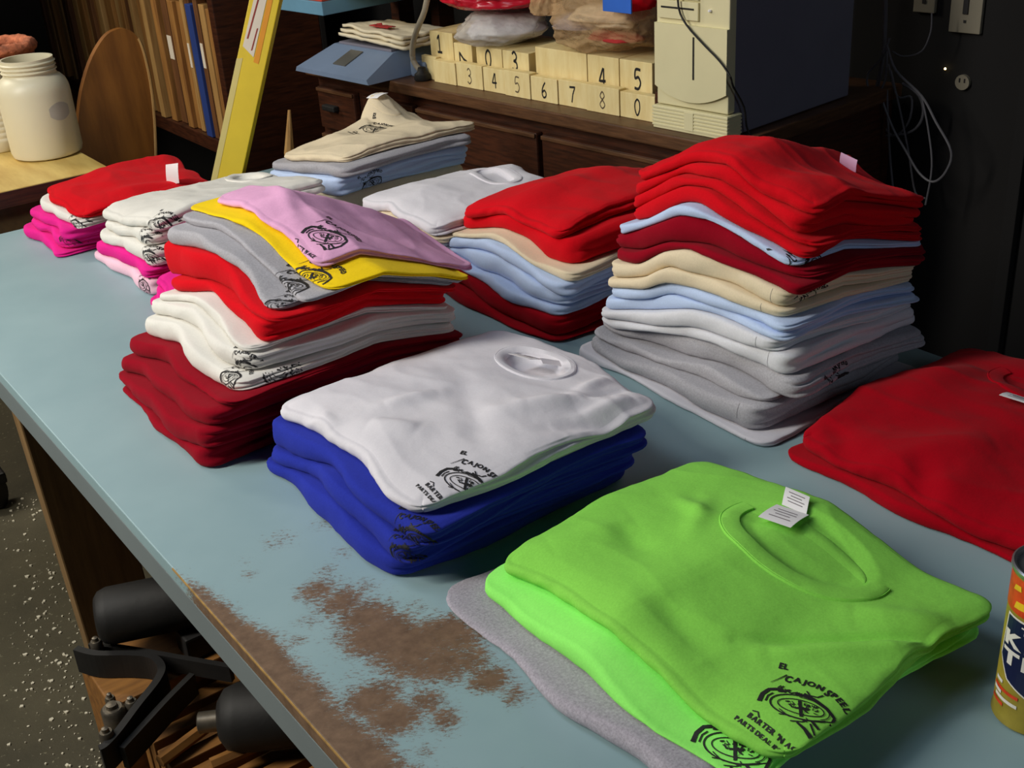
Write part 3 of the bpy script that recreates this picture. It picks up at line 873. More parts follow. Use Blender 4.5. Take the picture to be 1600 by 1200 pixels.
# --- sand topped stack at the back -------------------------------------------------------------
s = Stack('sand', 'folded shirts in the sand coloured stack at the back', 0.31, [(0, 0), (0.4, 0.006), (0.75, 0.006), (1, 0.0)], (400, 180, 2.667))
Q_ = 'in sand topped back stack'
s.add(0.677, [(35, 330), (240, 365), (320, 395)], 'sand_cotton', 'sand coloured folded T-shirt lowest ' + Q_)
s.add(0.677, [(45, 292), (170, 304), (330, 348)], 'light_blue_cotton', 'light blue folded T-shirt ' + Q_, parts=True)
s.add(0.679, [(48, 228), (170, 238), (350, 268)], 'grey_cotton', 'grey folded T-shirt just under the top one ' + Q_)
s.add(0.692, [(95, 192), (230, 192), (345, 208)], 'sand_cotton', 'sand coloured folded T-shirt with raised collar on top ' + Q_, parts=True, W=0.32, n=90, layers=3, amp=0.0025,
      bumps=[((0.90, 2.22), (1.0, 2.24), 0.045, 0.055), ((0.80, 2.10), (0.80, 2.22), 0.006, 0.03)])
build_stack('sand', s, 0.02)
# --- white in the middle -----------------------------------------------------------------------
s = Stack('midwhite', 'folded shirts in the white stack in the middle', 0.285, [(0, 0), (0.5, 0.006), (1, 0.0)], (400, 180, 2.667))
Q_ = 'under the middle white shirt'
s.add(0.66, [(440, 560), (700, 700)], 'light_blue_cotton', 'pale blue folded T-shirt hidden lowest ' + Q_, y0=1.62, y1=1.84)
s.add(0.66, [(430, 480), (560, 500), (760, 620)], 'ash_cotton', 'ash folded T-shirt hidden second from bottom ' + Q_, y0=1.60, y1=1.84)
s.add(0.66, [(430, 430), (560, 445), (640, 478), (760, 548)], 'sand_cotton', 'sand coloured folded T-shirt peeking out ' + Q_)
s.add(0.656, [(430, 400), (560, 412), (680, 480), (760, 522)], 'white_cotton', 'white folded T-shirt with round collar behind the red topped stack', parts=True, n=80, amp=0.002,
      dip=((0.885, 1.72), 0.024, 0.05, 0.008))
build_stack('midwhite', s, 0.026)
# --- red topped stack in the middle ------------------------------------------------------------
s = Stack('midred', 'folded shirts in the red topped stack in the middle', 0.31, [(0, 0), (0.3, 0.012), (0.7, 0.012), (1, -0.01)], (400, 180, 2.667))
Q_ = 'in middle red topped stack'
s.add(0.664, [(700, 750), (870, 830), (1000, 900), (1240, 1008)], 'cardinal_cotton', 'cardinal red folded T-shirt lowest ' + Q_)
s.add(0.664, [(740, 650), (930, 755), (1080, 862), (1245, 950)], 'cardinal_cotton', 'cardinal red folded T-shirt second from bottom ' + Q_)
s.add(0.666, [(760, 590), (940, 700), (1060, 775), (1235, 848)], 'light_blue_cotton', 'light blue folded T-shirt lowest of three blue ones ' + Q_)
s.add(0.668, [(780, 575), (880, 632), (1000, 665), (1130, 742), (1282, 812)], 'light_blue_cotton', 'light blue folded T-shirt middle of three blue ones ' + Q_)
s.add(0.670, [(772, 552), (880, 562), (1000, 584), (1150, 675), (1295, 770)], 'light_blue_cotton', 'light blue folded T-shirt just under the sand one ' + Q_)
s.add(0.674, [(788, 508), (960, 518), (1080, 565), (1200, 650), (1310, 702)], 'sand_cotton', 'sand coloured folded T-shirt below the two red ones ' + Q_)
s.add(0.690, [(855, 482), (1020, 478), (1100, 515), (1200, 585), (1345, 638)], 'red_cotton', 'red folded T-shirt second from top ' + Q_)
s.add(0.694, [(858, 432), (1040, 424), (1130, 475), (1290, 522)], 'red_cotton', 'bright red folded T-shirt on top ' + Q_, n=80, amp=0.002, R=0.009)
build_stack('midred', s, 0.022)
# --- the tall stack ----------------------------------------------------------------------------
s = Stack('tall', 'folded shirts in the tallest stack', 0.24, [(0, 0), (0.3, 0.0), (0.7, -0.03), (1, -0.055)], (880, 200, 2.264), auto=0.85, xr=0.985)
Q_ = 'in tallest stack'
s.add(0.6705, [(30, 808), (330, 965), (715, 1165)], 'white_cotton', 'white folded T-shirt at the very bottom of the tallest stack', parts=True)
s.add(0.672, [(75, 778), (330, 928), (600, 1055), (690, 1085)], 'grey_cotton', 'thick heather grey folded T-shirt resting on the bottom white one ' + Q_, parts=True, layers=3)
s.add(0.676, [(112, 725), (200, 790), (330, 832), (480, 892), (600, 938), (740, 975)], 'grey_cotton', 'heather grey folded T-shirt in the middle of three grey ones ' + Q_)
s.add(0.678, [(118, 716), (260, 750), (380, 800), (540, 832), (700, 905), (835, 985)], 'grey_cotton', 'heather grey folded T-shirt topmost of three grey ones ' + Q_, parts=True)
s.add(0.680, [(118, 708), (300, 722), (440, 752), (520, 765), (640, 820), (795, 886)], 'ash_cotton', 'ash white folded T-shirt just above the grey ones ' + Q_, parts=True)
s.add(0.682, [(130, 670), (310, 702), (430, 706), (560, 750), (770, 802)], 'ash_cotton', 'ash white folded T-shirt just below the light blue pair ' + Q_, parts=True)
s.add(0.684, [(140, 637), (310, 648), (450, 640), (640, 705), (800, 760)], 'light_blue_cotton', 'lower light blue folded T-shirt of the blue pair ' + Q_)
s.add(0.685, [(145, 600), (300, 607), (370, 590), (530, 637), (790, 730)], 'light_blue_cotton', 'upper light blue folded T-shirt of the blue pair ' + Q_)
s.add(0.686, [(148, 565), (290, 572), (355, 545), (530, 600), (775, 692)], 'sand_cotton', 'lower sand coloured folded T-shirt of the sand pair ' + Q_, parts=True)
s.add(0.688, [(160, 530), (290, 528), (370, 487), (560, 550), (790, 655)], 'sand_cotton', 'upper sand coloured folded T-shirt of the sand pair ' + Q_, parts=True)
s.add(0.690, [(148, 470), (270, 482), (350, 436), (440, 428), (560, 480), (820, 605)], 'dark_red_cotton', 'lower dark red folded T-shirt of the dark red pair ' + Q_)
s.add(0.692, [(165, 428), (270, 435), (380, 397), (500, 412), (835, 555)], 'dark_red_cotton', 'upper dark red folded T-shirt of the dark red pair ' + Q_)
s.add(0.696, [(182, 385), (300, 350), (420, 305), (520, 322), (640, 405), (815, 512)], 'light_blue_cotton', 'single light blue folded T-shirt between red ones near the top ' + Q_, parts=True)
s.add(0.700, [(200, 342), (300, 322), (420, 262), (490, 268), (640, 358), (840, 478)], 'red_cotton', 'red folded T-shirt resting on the single light blue one ' + Q_, R=0.008)
s.add(0.704, [(215, 302), (330, 245), (430, 200), (520, 212), (700, 330), (860, 442)], 'red_cotton', 'red folded T-shirt third from top ' + Q_, R=0.008)
s.add(0.708, [(235, 250), (400, 165), (560, 178), (700, 275), (870, 408)], 'red_cotton', 'red folded T-shirt second from top ' + Q_, R=0.008, layers=2)
s.add(0.712, [(235, 205), (440, 125), (600, 132), (700, 235), (880, 322)], 'red_cotton', 'red folded T-shirt with lilac neck tag on top of the tallest stack', parts=True, n=90, amp=0.003, R=0.009)
build_stack('tall', s, 0.022)
# --- red pair on the right ---------------------------------------------------------------------
s = Stack('redpair', 'red shirts lying on the right side of the table', 0.34, [(0, 0), (0.12, 0.004), (0.5, 0.02), (1, 0.012)], (1200, 540, 3.158))
s.add(0.670, [(75, 595), (400, 775), (700, 915), (1180, 1145)], 'cardinal_cotton', 'cardinal red folded T-shirt lying on the table behind the can', y0=0.49, layers=2)
rx = lambda p, z=0.86: tuple(onz(p, z)[:2])
s.add(0.676, [(115, 520), (400, 628), (600, 712), (800, 805), (1190, 1060)], 'cardinal_cotton', 'cardinal red folded T-shirt with woven neck label behind the can', parts=True, n=100, amp=0.003, y0=0.49,
      bumps=[(rx((1310, 640)), rx((1330, 700)), -0.004, 0.015), (rx((1440, 710)), rx((1460, 800)), -0.006, 0.015), (rx((1390, 700)), rx((1560, 690)), 0.004, 0.02), (rx((1430, 600)), rx((1530, 570)), 0.008, 0.03)],
      dip=((0.945, 0.66), 0.035, 0.07, 0.006))
build_stack('redpair', s, 0.027)

# --- prints, collars, tags ---------------------------------------------------------------------
print_top('green', 2, (1250, 1108), 0.876, UNIT * 0.95)
print_top('green', 1, (1148, 1172), 0.848)
print_top('blue', 3, (727, 757), 0.886, UNIT * 0.93)
print_top('pink', 12, (510, 372), 1.03, UNIT * 1.05)
print_rim('pink', 11, (482, 430), UNIT, d=(0.5, 0, -0.87))
print_rim('pink', 10, (452, 452), UNIT * 0.9)
print_rim('pink', 9, (440, 480), UNIT * 0.7)
print_rim('pink', 5, (385, 580), UNIT * 0.6)
print_rim('pink', 4, (360, 592), UNIT * 0.6)
print_rim('blue', 2, (650, 850), UNIT * 0.75)
print_rim('blue', 1, (640, 875), UNIT * 0.6)
print_rim('white3', 4, (243, 348), UNIT * 0.9, d=(0.5, 0.2, -0.84))
print_rim('white3', 3, (232, 383), UNIT * 0.75)
print_rim('white3', 2, (232, 405), UNIT * 0.75)
print_rim('white3', 0, (228, 448), UNIT * 0.5)
print_rim('farred', 3, (113, 353), UNIT * 0.7)
print_rim('farred', 1, (95, 370), UNIT * 0.5)
print_rim('farred', 4, (140, 330), UNIT * 0.9, d=(0.4, 0.2, -0.9))
print_top('sand', 3, (590, 250), 0.875, UNIT * 1.0)
def print_front(key, k, px, unit):
    root, bv, xl, W, y0, y1 = SHIRTS[(key, k)]
    p = ony(px, y0 + 0.004)
    drape(bv, EMBV, EMBF, p, (1, 0, 0), (0, 0, 1), (0, 1, 0), unit, parent=root, reach=0.05)
print_front('sand', 1, (585, 288), UNIT * 0.7)
print_front('pink', 4, (440, 572), UNIT * 0.8)
for k, p in ((12, (1265, 418)), (9, (1275, 480)), (5, (1290, 560)), (4, (1300, 580)), (3, (1310, 600))):
    print_front('tall', k, p, UNIT * 0.7)
for k in (0, 1, 4, 5, 8, 9): stitch('tall', k, 0.028 + 0.006 * (k % 3))
def bvof(key, k): return SHIRTS[(key, k)][1], SHIRTS[(key, k)][0]
def topz(key, k, x, y):
    h = SHIRTS[(key, k)][1].ray_cast(Vector((x, y, 3)), Vector((0, 0, -1)))
    return h[0].z if h[0] is not None else 0.85
b, r = bvof('green', 2); collar(b, (0.472, 0.640), 0.045, 0.075, 'green_cotton', r, wid=0.022, a0=80, a1=282)
x, y = gx((1215, 805)); z = topz('green', 2, x, y)
neck_tag(r, (x + 0.018, y - 0.004, z + 0.004), (0.25, -1, 0), (-1, -0.2, 0), 0.036, 0.036, 0.004)
neck_tag(r, (x + 0.020, y - 0.004, z + 0.003), (0.1, -1, 0), (0.7, 0.45, 0.12), 0.030, 0.024, 0.004)
b, r = bvof('blue', 3); collar(b, (0.490, 1.095), 0.028, 0.05, 'white_cotton', r, wid=0.015, a0=0, a1=360, back=False)
x, y = 0.492, 1.10; z = topz('blue', 3, x, y) + 0.010
neck_tag(r, (x + 0.012, y, z + 0.003), (0.3, -1, 0), (-1, 0.1, 0.30), 0.034, 0.034, 0.004)
neck_tag(r, (x + 0.012, y - 0.022, z + 0.003), (0.5, -1, 0), (-0.5, -0.5, 0.45), 0.026, 0.03, 0.004)
b, r = bvof('white3', 4); collar(b, (0.585, 2.12), 0.026, 0.045, 'ivory_cotton', r, wid=0.016, a0=0, a1=360, back=False)
b, r = bvof('midwhite', 3); collar(b, (0.885, 1.72), 0.022, 0.048, 'white_cotton', r, wid=0.016, a0=0, a1=360, back=False)
b, r = bvof('redpair', 1); collar(b, (0.945, 0.66), 0.032, 0.066, 'cardinal_cotton', r, wid=0.02, a0=75, a1=285)
x, y = rx((1592, 640)); z = topz('redpair', 1, x, y)
neck_tag(r, (x + 0.012, y, z + 0.004), (0.1, -1, 0), (-1, -0.1, 0.1), 0.045, 0.022, 0.003)
b, r = bvof('sand', 3); x, y = 0.955, 2.215; z = topz('sand', 3, x, y)
neck_tag(r, (x, y, z + 0.002), (0.2, -1, 0.1), (-0.7, 0, -0.3), 0.035, 0.03, 0.006, lines=False)
collar(b, (0.955, 2.22), 0.02, 0.045, 'sand_cotton', r, wid=0.014, a0=70, a1=290, back=False)
r, b = SHIRTS[('farred', 4)][:2]; h = b.ray_cast(Vector(CAM), Vector(ray((270, 284))).normalized())
x, y, z = h[0] if h[0] is not None else (0.55, 2.4, 0.88)
neck_tag(r, (x, y, z - 0.004), (0.4, -1, 0.2), (0.15, -0.1, 1), 0.036, 0.042, 0.006, lift=(-0.7, -0.7, 0), lines=False)
r = SHIRTS[('tall', 16)][0]; q = onx((1325, 258), 0.93); z = topz('tall', 16, q[0], q[1])
neck_tag(r, (q[0], q[1], z - 0.003), (0.1, -1, -0.25), (0.1, -0.1, 1), 0.026, 0.02, 0.003, 'tag_lilac', lift=(-1, 0, 0), lines=False)

# ------------------------------------------------------------------ spray can at the right edge
cc = (0.494, 0.400, TZ + 0.0005); cr = 0.033; ch = 0.157
C = empty('spray_can', cc, 'tall olive and red metal can with navy shield label beside green shirts', 'can')
MB().lathe([(cr - 0.002, 0), (cr, 0.002), (cr, 0.004), (cr - 0.001, 0.006), (cr - 0.001, ch - 0.006)], cc, 56).build('body', 'can_olive', C, True)
MB().lathe([(cr - 0.001, ch - 0.006), (cr + 0.0006, ch - 0.004), (cr + 0.0006, ch - 0.001), (cr - 0.001, ch), (cr - 0.003, ch - 0.001), (cr - 0.0035, ch - 0.005), (cr - 0.012, ch - 0.004), (0.004, ch - 0.002)], cc, 56).build('lid_rim', 'can_metal', C, True)
th0 = math.atan2(-cc[1], -0.315 - cc[0])   # towards the viewer
def canpt(s_, z_, lift=0.0003):
    t = th0 + s_ / cr; rr = cr - 0.001 + lift
    return (cc[0] + rr * math.cos(t), cc[1] + rr * math.sin(t), cc[2] + z_)
def canpatch(name, poly, mat, lift, parent):
    """polygon in (arc length, height) laid on the can as a curved sheet"""
    bm = bmesh.new(); f = bm.faces.new([bm.verts.new((a, 0, b)) for a, b in poly])
    for k in range(-30, 31):
        bmesh.ops.bisect_plane(bm, geom=bm.verts[:] + bm.edges[:] + bm.faces[:], plane_co=(k * 0.004, 0, 0), plane_no=(1, 0, 0))
    bm.verts.index_update()
    V = [canpt(v.co.x, v.co.z, lift) for v in bm.verts]; F = [tuple(v.index for v in f.verts) for f in bm.faces]; bm.free()
    return obj(name, V, F, mat, parent)
half = math.pi * cr
canpatch('red_band', [(-half, 0.116), (half, 0.116), (half, 0.150), (-half, 0.150)], 'can_red', 0.0003, C)
for (a, b, w_, h_) in ((-0.030, 0.121, 0.014, 0.009), (-0.012, 0.124, 0.016, 0.008), (-0.034, 0.137, 0.010, 0.007), (-0.02, 0.139, 0.02, 0.006), (0.008, 0.12, 0.016, 0.010)):
    canpatch('yellow_flash', [(a, b), (a + w_, b + 0.002), (a + w_ * 0.9, b + h_), (a + 0.002, b + h_ * 0.8)], 'can_yellow', 0.0006, C)
SHC = -0.006
sh = [(-0.033, 0.068), (-0.020, 0.048), (0, 0.038), (0.020, 0.048), (0.033, 0.068), (0.030, 0.113), (-0.030, 0.113)]
canpatch('shield_border', [(SHC + a, b) for a, b in sh], 'can_white', 0.0006, C)
canpatch('shield', [(SHC + a * 0.94, 0.078 + (b - 0.078) * 0.95) for a, b in sh], 'can_navy', 0.0009, C)
def cantext(body, s0, z0, size, width, mat, bold=0.03, rot=0.0):
    A = Art(); A.text(body, s0 * 1e4, z0 * 1e4, size * 1e4, rot, width * 1e4, bold)
    V, F = split_art(A)
    return obj('lettering', [canpt(a / 1e4, b / 1e4, 0.0013) for a, b in V], F, mat, C)
cantext('THE', SHC - 0.012, 0.101, 0.010, 0.024, 'can_white')
cantext('KER', SHC - 0.028, 0.084, 0.019, 0.056, 'can_white', 0.05)
cantext('TRI', SHC - 0.028, 0.066, 0.019, 0.050, 'can_white', 0.05)
for i, (b, a0, a1, mt) in enumerate(((0.040, -0.040, -0.030, 'can_white'), (0.033, -0.042, -0.012, 'can_red'), (0.029, -0.042, -0.030, 'can_white'), (0.024, -0.038, -0.012, 'can_white'), (0.018, -0.044, -0.026, 'can_red'))):
    canpatch('print_line', [(a0, b), (a1, b), (a1, b + 0.0035), (a0, b + 0.0035)], mt, 0.0006, C)

# ------------------------------------------------------------------ the cabinet
A0, A1, BD = oncab((492, 160), 0.02)[0], oncabz((1166, 209), CTOP)[0] + 0.03, 0.62
CB = empty('drawer_cabinet', cf(-0.6, 0.3, 0), 'dark walnut cabinet with drawers behind the table', 'cabinet')
MB().cbox(A0 + 0.01, A1 - 0.01, 0.035, BD, 0.0, CTOP - 0.032, 0.003).build('body', 'dark_walnut', CB)
MB().cbox(A0, A1, 0.0, BD + 0.02, CTOP - 0.03, CTOP, 0.004).build('cabinet_top', 'walnut_edge', CB)
def drawer(a0, a1, z0, z1):
    d = MB().cbox(a0, a1, 0.013, 0.035, z0, z1, 0.005).build('drawer', 'dark_walnut', CB)
    MB().cbox(a0 + 0.002, a1 - 0.002, 0.008, 0.0132, z1 - 0.012, z1 - 0.002, 0.002).build('lip', 'walnut_edge', d)
    return d
aa = [oncab((p, 190), 0.02)[0] for p in (500, 560, 572, 648, 655, 840, 848)]
zt = oncab((700, 178), 0.015)[1]; zb = oncab((840, 283), 0.015)[1]
drawer(aa[4], aa[5], zb, zt)
drawer(aa[6], aa[6] + (aa[5] - aa[4]) * 1.0, zb, zt)
drawer(A0 + 0.03, aa[1], zb, zt)
for k in range(2):
    z1 = zb - 0.015 - k * 0.2
    drawer(aa[4], aa[5], z1 - 0.185, z1); drawer(aa[6], aa[6] + (aa[5] - aa[4]), z1 - 0.185, z1); drawer(A0 + 0.03, aa[1], z1 - 0.185, z1)
MB().cbox(aa[2], aa[3], 0.015, 0.035, 0.05, zt, 0.003).build('stile_panel', 'dark_walnut', CB)
pa, pz = oncab((520, 168), 0.012)
MB().cbox(pa - 0.03, pa + 0.03, -0.006, 0.0128, pz - 0.008, pz + 0.008, 0.004).build('drawer_pull', 'black_iron', CB)

# ------------------------------------------------------------------ wooden number blocks
DIG = {'0': [[(0.5, 0.95), (0.25, 0.75), (0.2, 0.4), (0.4, 0.06), (0.6, 0.06), (0.8, 0.4), (0.75, 0.8), (0.5, 0.95)]],
       '1': [[(0.3, 0.72), (0.55, 0.95), (0.55, 0.05)], [(0.25, 0.05), (0.85, 0.05)]],
       '3': [[(0.25, 0.85), (0.5, 0.97), (0.75, 0.78), (0.65, 0.58), (0.42, 0.52), (0.7, 0.45), (0.78, 0.22), (0.5, 0.04), (0.22, 0.15)]],
       '4': [[(0.6, 0.97), (0.2, 0.35), (0.85, 0.38)], [(0.66, 0.97), (0.66, 0.03)]],
       '5': [[(0.8, 0.93), (0.35, 0.93), (0.28, 0.55), (0.6, 0.6), (0.8, 0.35), (0.6, 0.08), (0.22, 0.1)]],
       '6': [[(0.7, 0.97), (0.35, 0.65), (0.22, 0.3), (0.4, 0.05), (0.7, 0.1), (0.78, 0.32), (0.55, 0.48), (0.27, 0.35)]],
       '7': [[(0.15, 0.9), (0.85, 0.93), (0.55, 0.5), (0.4, 0.03)]],
       '8': [[(0.5, 0.52), (0.25, 0.72), (0.5, 0.96), (0.75, 0.74), (0.5, 0.52), (0.22, 0.25), (0.5, 0.04), (0.8, 0.25), (0.5, 0.52)]]}
plain('pencil_line', srgb(96, 80, 60), 0.8, var=0.1)
def block(a0, a1, b0, b1, z0, z1, digit, label, grp, ink='print_ink', wd=0.1, rot=0, dz=0.0, dpx=None):
    root = empty('number_block', cf((a0 + a1) / 2, b0, z0), label, 'block', grp)
    MB().cbox(a0 + 0.0006, a1 - 0.0006, b0, b1, z0, z1, 0.0012).build('body', 'pale_block_wood', root)
    if digit:
        A = Art(); h = (z1 - z0) * 0.68; wd_ = min(h * 0.62, (a1 - a0) * 0.8)
        am = (a0 + a1) / 2; z_0 = z0 + (z1 - z0) * 0.16 + dz
        if dpx:
            h = 0.048; wd_ = 0.030; am, z_0 = oncab(dpx, b0); z_0 -= h / 2
        for st in DIG[digit]:
            P = [np.array(p) for p in st]; Q = []
            for i in range(len(P) - 1):
                p0 = P[max(i - 1, 0)]; p1 = P[i]; p2 = P[i + 1]; p3 = P[min(i + 2, len(P) - 1)]
                for k in range(5):
                    t = k / 5
                    if digit in '147': Q.append(p1 + (p2 - p1) * t)
                    else: Q.append(0.5 * (2 * p1 + (-p0 + p2) * t + (2 * p0 - 5 * p1 + 4 * p2 - p3) * t * t + (-p0 + 3 * p1 - 3 * p2 + p3) * t ** 3))
            Q.append(P[-1]); A.stroke([tuple(q * 100) for q in Q], wd * 100)
        V = []
        for (u, v) in A.v:
            u, v = u / 100 - 0.5, v / 100 - 0.5
            if rot: u, v = u * math.cos(rot) - v * math.sin(rot), u * math.sin(rot) + v * math.cos(rot)
            V.append(cf(am + u * wd_, b0 - 0.0005, z_0 + h / 2 + v * h))
        obj('digit', V, A.f, ink, root)
    return root
bf = 0.055
e_ = [oncab((p, q), bf)[0] for p, q in ((678, 120), (713, 128), (754, 137), (789, 144), (829, 152), (871, 160), (916, 169), (968, 180), (1023, 192))]
zfb = CTOP + 0.0005; zft = oncab((870, 125), bf)[1]
G1 = 'wooden number blocks in the front row'
names = [(None, 'blank pale wooden block left of the 3 in the front row'), ('3', 'pale wooden block marked with a faint 3 in the front row'), ('4', 'pale wooden block marked with bold 4 in the front row'),
         ('5', 'pale wooden block marked with faint 5 beside the 6'), ('6', 'pale wooden block marked with 6 between the 5 and 7'), ('7', 'pale wooden block marked with 7'), ('8', 'pale wooden block marked with faint 8'), ('0', 'pale wooden block marked with 0 beside the computer')]
for i, (dg, lab) in enumerate(names):
    dz = (-0.002, 0.0015, 0.0, 0.003, -0.001, 0.001, 0.002, -0.002)[i]
    block(e_[i] + 0.0005, e_[i + 1] - 0.0005, bf + 0.002 * (i % 3), bf + 0.024, zfb, zft + dz, dg, lab, G1, 'pencil_line' if dg in ('3', '5', '8') else 'print_ink', 0.085 if dg in ('3', '5', '8') else 0.12)
a_s = oncab((655, 115), bf)[0]
tag(MB().cbox(a_s, e_[0] - 0.001, bf + 0.012, bf + 0.026, zfb, zft + 0.002, 0.0015).build('wood_offcut', 'pale_block_wood'), 'narrow pale wood offcut at the left end of the number blocks', 'block')
a_e = e_[-1]
tag(MB().cbox(a_e + 0.001, a_e + 0.012, bf, bf + 0.2, zfb, zft + 0.01, 0.001).build('dark_end_board', 'dark_walnut'), 'thin dark board between the 0 block and the computer', 'board')
bb = bf + 0.030
g_ = [oncab((p, q), bb)[0] for p, q in ((672, 70), (709, 80), (744, 88), (785, 95), (827, 102), (837, 108), (918, 125), (968, 130), (1020, 140))]
zbt = oncab((690, 50), bb)[1]; zb2 = oncab((990, 95), bb)[1]
zlow = oncab((785, 78), bb)[1]
G2 = 'wooden number blocks in the back row'
ga_ = oncab((738, 85), bb)[0]
block(g_[1] + 0.0008, ga_ - 0.0008, bb, bb + 0.16, zfb, zlow, '7', 'pale wooden block with a sideways 7 beside the 1 in the back row', G2, 'print_ink', 0.13, 1.57, 0, (724, 93))
for (i0, i1, dg, z1, lab, rt) in ((0, 1, '1', zbt, 'tall pale wooden block marked with bold 1 in the back row', (686, 68)), (2, 3, '0', zlow, 'pale wooden block marked 0 under the clear bag', (763, 92)), (3, 4, '3', zlow, 'pale wooden block marked 3 in the back row under the plastic bags', (804, 96)),
                                  (5, 6, None, zb2, 'blank pale wooden block under the tan bag', None), (6, 7, '4', zb2, 'pale wooden block marked 4 in the back row', (941, 122)), (7, 8, '5', zb2, 'pale wooden block marked 5 in the back row by the computer', (996, 124))):
    block(g_[i0] + 0.0008, g_[i1] - 0.0008, bb, bb + 0.16, zfb, z1, dg, lab, G2, 'print_ink', 0.13, 0, 0, rt)

# ------------------------------------------------------------------ plastic bags
def crumple(name, c, r, mat, parent, seed, sub=5, amp=0.18, flat=0.0, freq=3.0):
    bm = bmesh.new(); bmesh.ops.create_icosphere(bm, subdivisions=sub, radius=1.0)
    rn = random.Random(int(seed * 100)); planes = [(Vector((rn.gauss(0, 1), rn.gauss(0, 1), rn.gauss(0, 1))).normalized(), rn.uniform(1 - amp, 1 + amp * 0.6)) for _ in range(70)]
    for v in bm.verts:
        d = v.co.normalized()
        n1 = noise.fractal(d * freq + Vector((seed, seed * 2, 0)), 0.8, 2.0, 3)
        fac = min([h / max(d.dot(nn), 0.12) for nn, h in planes])
        v.co = d * (min(fac, 1.25) * (1 + 0.35 * amp * n1))
    V = []
    for v in bm.verts:
        x, y, z = v.co
        if z < -flat: z = -flat + (z + flat) * 0.1
        p = cf(c[0] + x * r[0], c[1] + y * r[1], c[2] + z * r[2]); V.append(p)
    F = [tuple(q.index for q in f.verts) for f in bm.faces]
    bm.free()
    return obj(name, V, F, mat, parent, True)
def bagpos(px, b): return oncab(px, b)
a, z = bagpos((766, 48), 0.11)
clear = empty('clear_plastic_bag', cf(a, 0.15, zlow), 'crumpled clear plastic bag of white shirts on the number blocks', 'bag')
crumple('film', (a, 0.150, zlow + 0.040), (0.118, 0.128, 0.046), 'clear_plastic_film', clear, 3.3, flat=0.78, amp=0.2)
crumple('contents', (a, 0.165, zlow + 0.035), (0.095, 0.095, 0.032), 'white_cotton', clear, 8.1, 4, flat=0.8, amp=0.12)
a2, z2 = bagpos((738, 8), 0.10)
zr = zlow + 0.084
redb = empty('red_plastic_bag', cf(a2, 0.2, zr), 'red plastic wrapped bundle holding light blue cloth on the clear bag', 'bag')
crumple('wrapping', (a2 + 0.0, 0.170, zr + 0.030), (0.150, 0.145, 0.040), 'red_plastic_bag', redb, 5.2, flat=0.75, amp=0.16)
crumple('contents', (a2 + 0.055, 0.12, zr + 0.052), (0.075, 0.085, 0.030), 'light_blue_cotton', redb, 6.6, 4, flat=0.6, amp=0.14)
a3, z3 = bagpos((926, 50), 0.09)
tan = empty('tan_plastic_bag', cf(a3, 0.15, zb2), 'crumpled tan plastic bag of coloured cloth beside the computer', 'bag')
ZT_ = zb2 + 0.0
crumple('film', (a3, 0.150, ZT_ + 0.075), (0.175, 0.125, 0.088), 'tan_plastic_film', tan, 1.4, 6, flat=0.83, amp=0.2)
for i, (da, db, dz, ra_, rb_, rc_, mt) in enumerate(((0.055, -0.045, -0.035, 0.075, 0.045, 0.020, 'cloth_red_mark'), (-0.075, -0.03, -0.02, 0.065, 0.06, 0.03, 'charcoal_heather_cotton'), (0.105, -0.045, 0.035, 0.05, 0.05, 0.03, 'red_cotton'),
                                  (0.02, -0.02, 0.005, 0.11, 0.075, 0.035, 'sand_cotton'), (0.0, 0.0, 0.05, 0.10, 0.075, 0.03, 'grey_cotton'), (0.05, -0.04, -0.005, 0.06, 0.04, 0.022, 'cloth_cream'))):
    crumple('cloth', (a3 + da, 0.150 + db, ZT_ + 0.072 + dz), (ra_, rb_, rc_), mt, tan, 2.0 + i, 4, amp=0.15)
crumple('knotted_end', (a3 - 0.125, 0.075, ZT_ + 0.085), (0.045, 0.05, 0.075), 'tan_plastic_film', tan, 9.4, 5, amp=0.3)
a4, z4 = oncab((965, 10), 0.025)
MB().cbox(a4 - 0.04, a4 + 0.04, 0.022, 0.026, z4 - 0.012, z4 + 0.03, 0.001).build('blue_label', 'blue_label', tan)

# ------------------------------------------------------------------ computer tower
ta0, tb0 = oncabz((1030, 196), CTOP); ta1, tb1 = oncabz((1166, 209), CTOP)
ta0 = max(ta0, a_e + 0.014)
tb = 0.03; TD = 0.44; TH = 0.46; z0 = CTOP + 0.0005
PC = empty('computer_tower', cf((ta0 + ta1) / 2, 0.2, z0), 'cream fronted desktop computer tower standing on the cabinet', 'computer')
MB().cbox(ta0 + 0.004, ta1 - 0.004, tb + 0.03, tb + TD, z0 + 0.002, z0 + TH, 0.003).build('case', 'grey_steel_panel', PC)
bz = MB().cbox(ta0 + 0.003, ta1 - 0.003, tb + 0.008, tb + 0.03, z0 + 0.05, z0 + TH, 0.003).build('bezel', 'cream_plastic', PC)
zc_ = oncab((1090, 40), tb)[1]
# base with grooves
base_ = MB().cbox(ta0 - 0.002, ta1 + 0.002, tb, tb + 0.045, z0, z0 + 0.048, 0.002).build('base', 'cream_plastic', PC)
for k in range(6):
    zz = z0 + 0.006 + k * 0.0072
    MB().cbox(ta0 - 0.0035, ta1 + 0.0035, tb - 0.0016, tb + 0.046, zz, zz + 0.0042, 0.0008).build('rib', 'cream_plastic', base_)
am = (ta0 + ta1) / 2
MB().cbox(am - 0.012, am + 0.012, tb - 0.0025, tb + 0.002, z0 + 0.006, z0 + 0.044, 0.0008).build('badge', 'cream_plastic', base_)
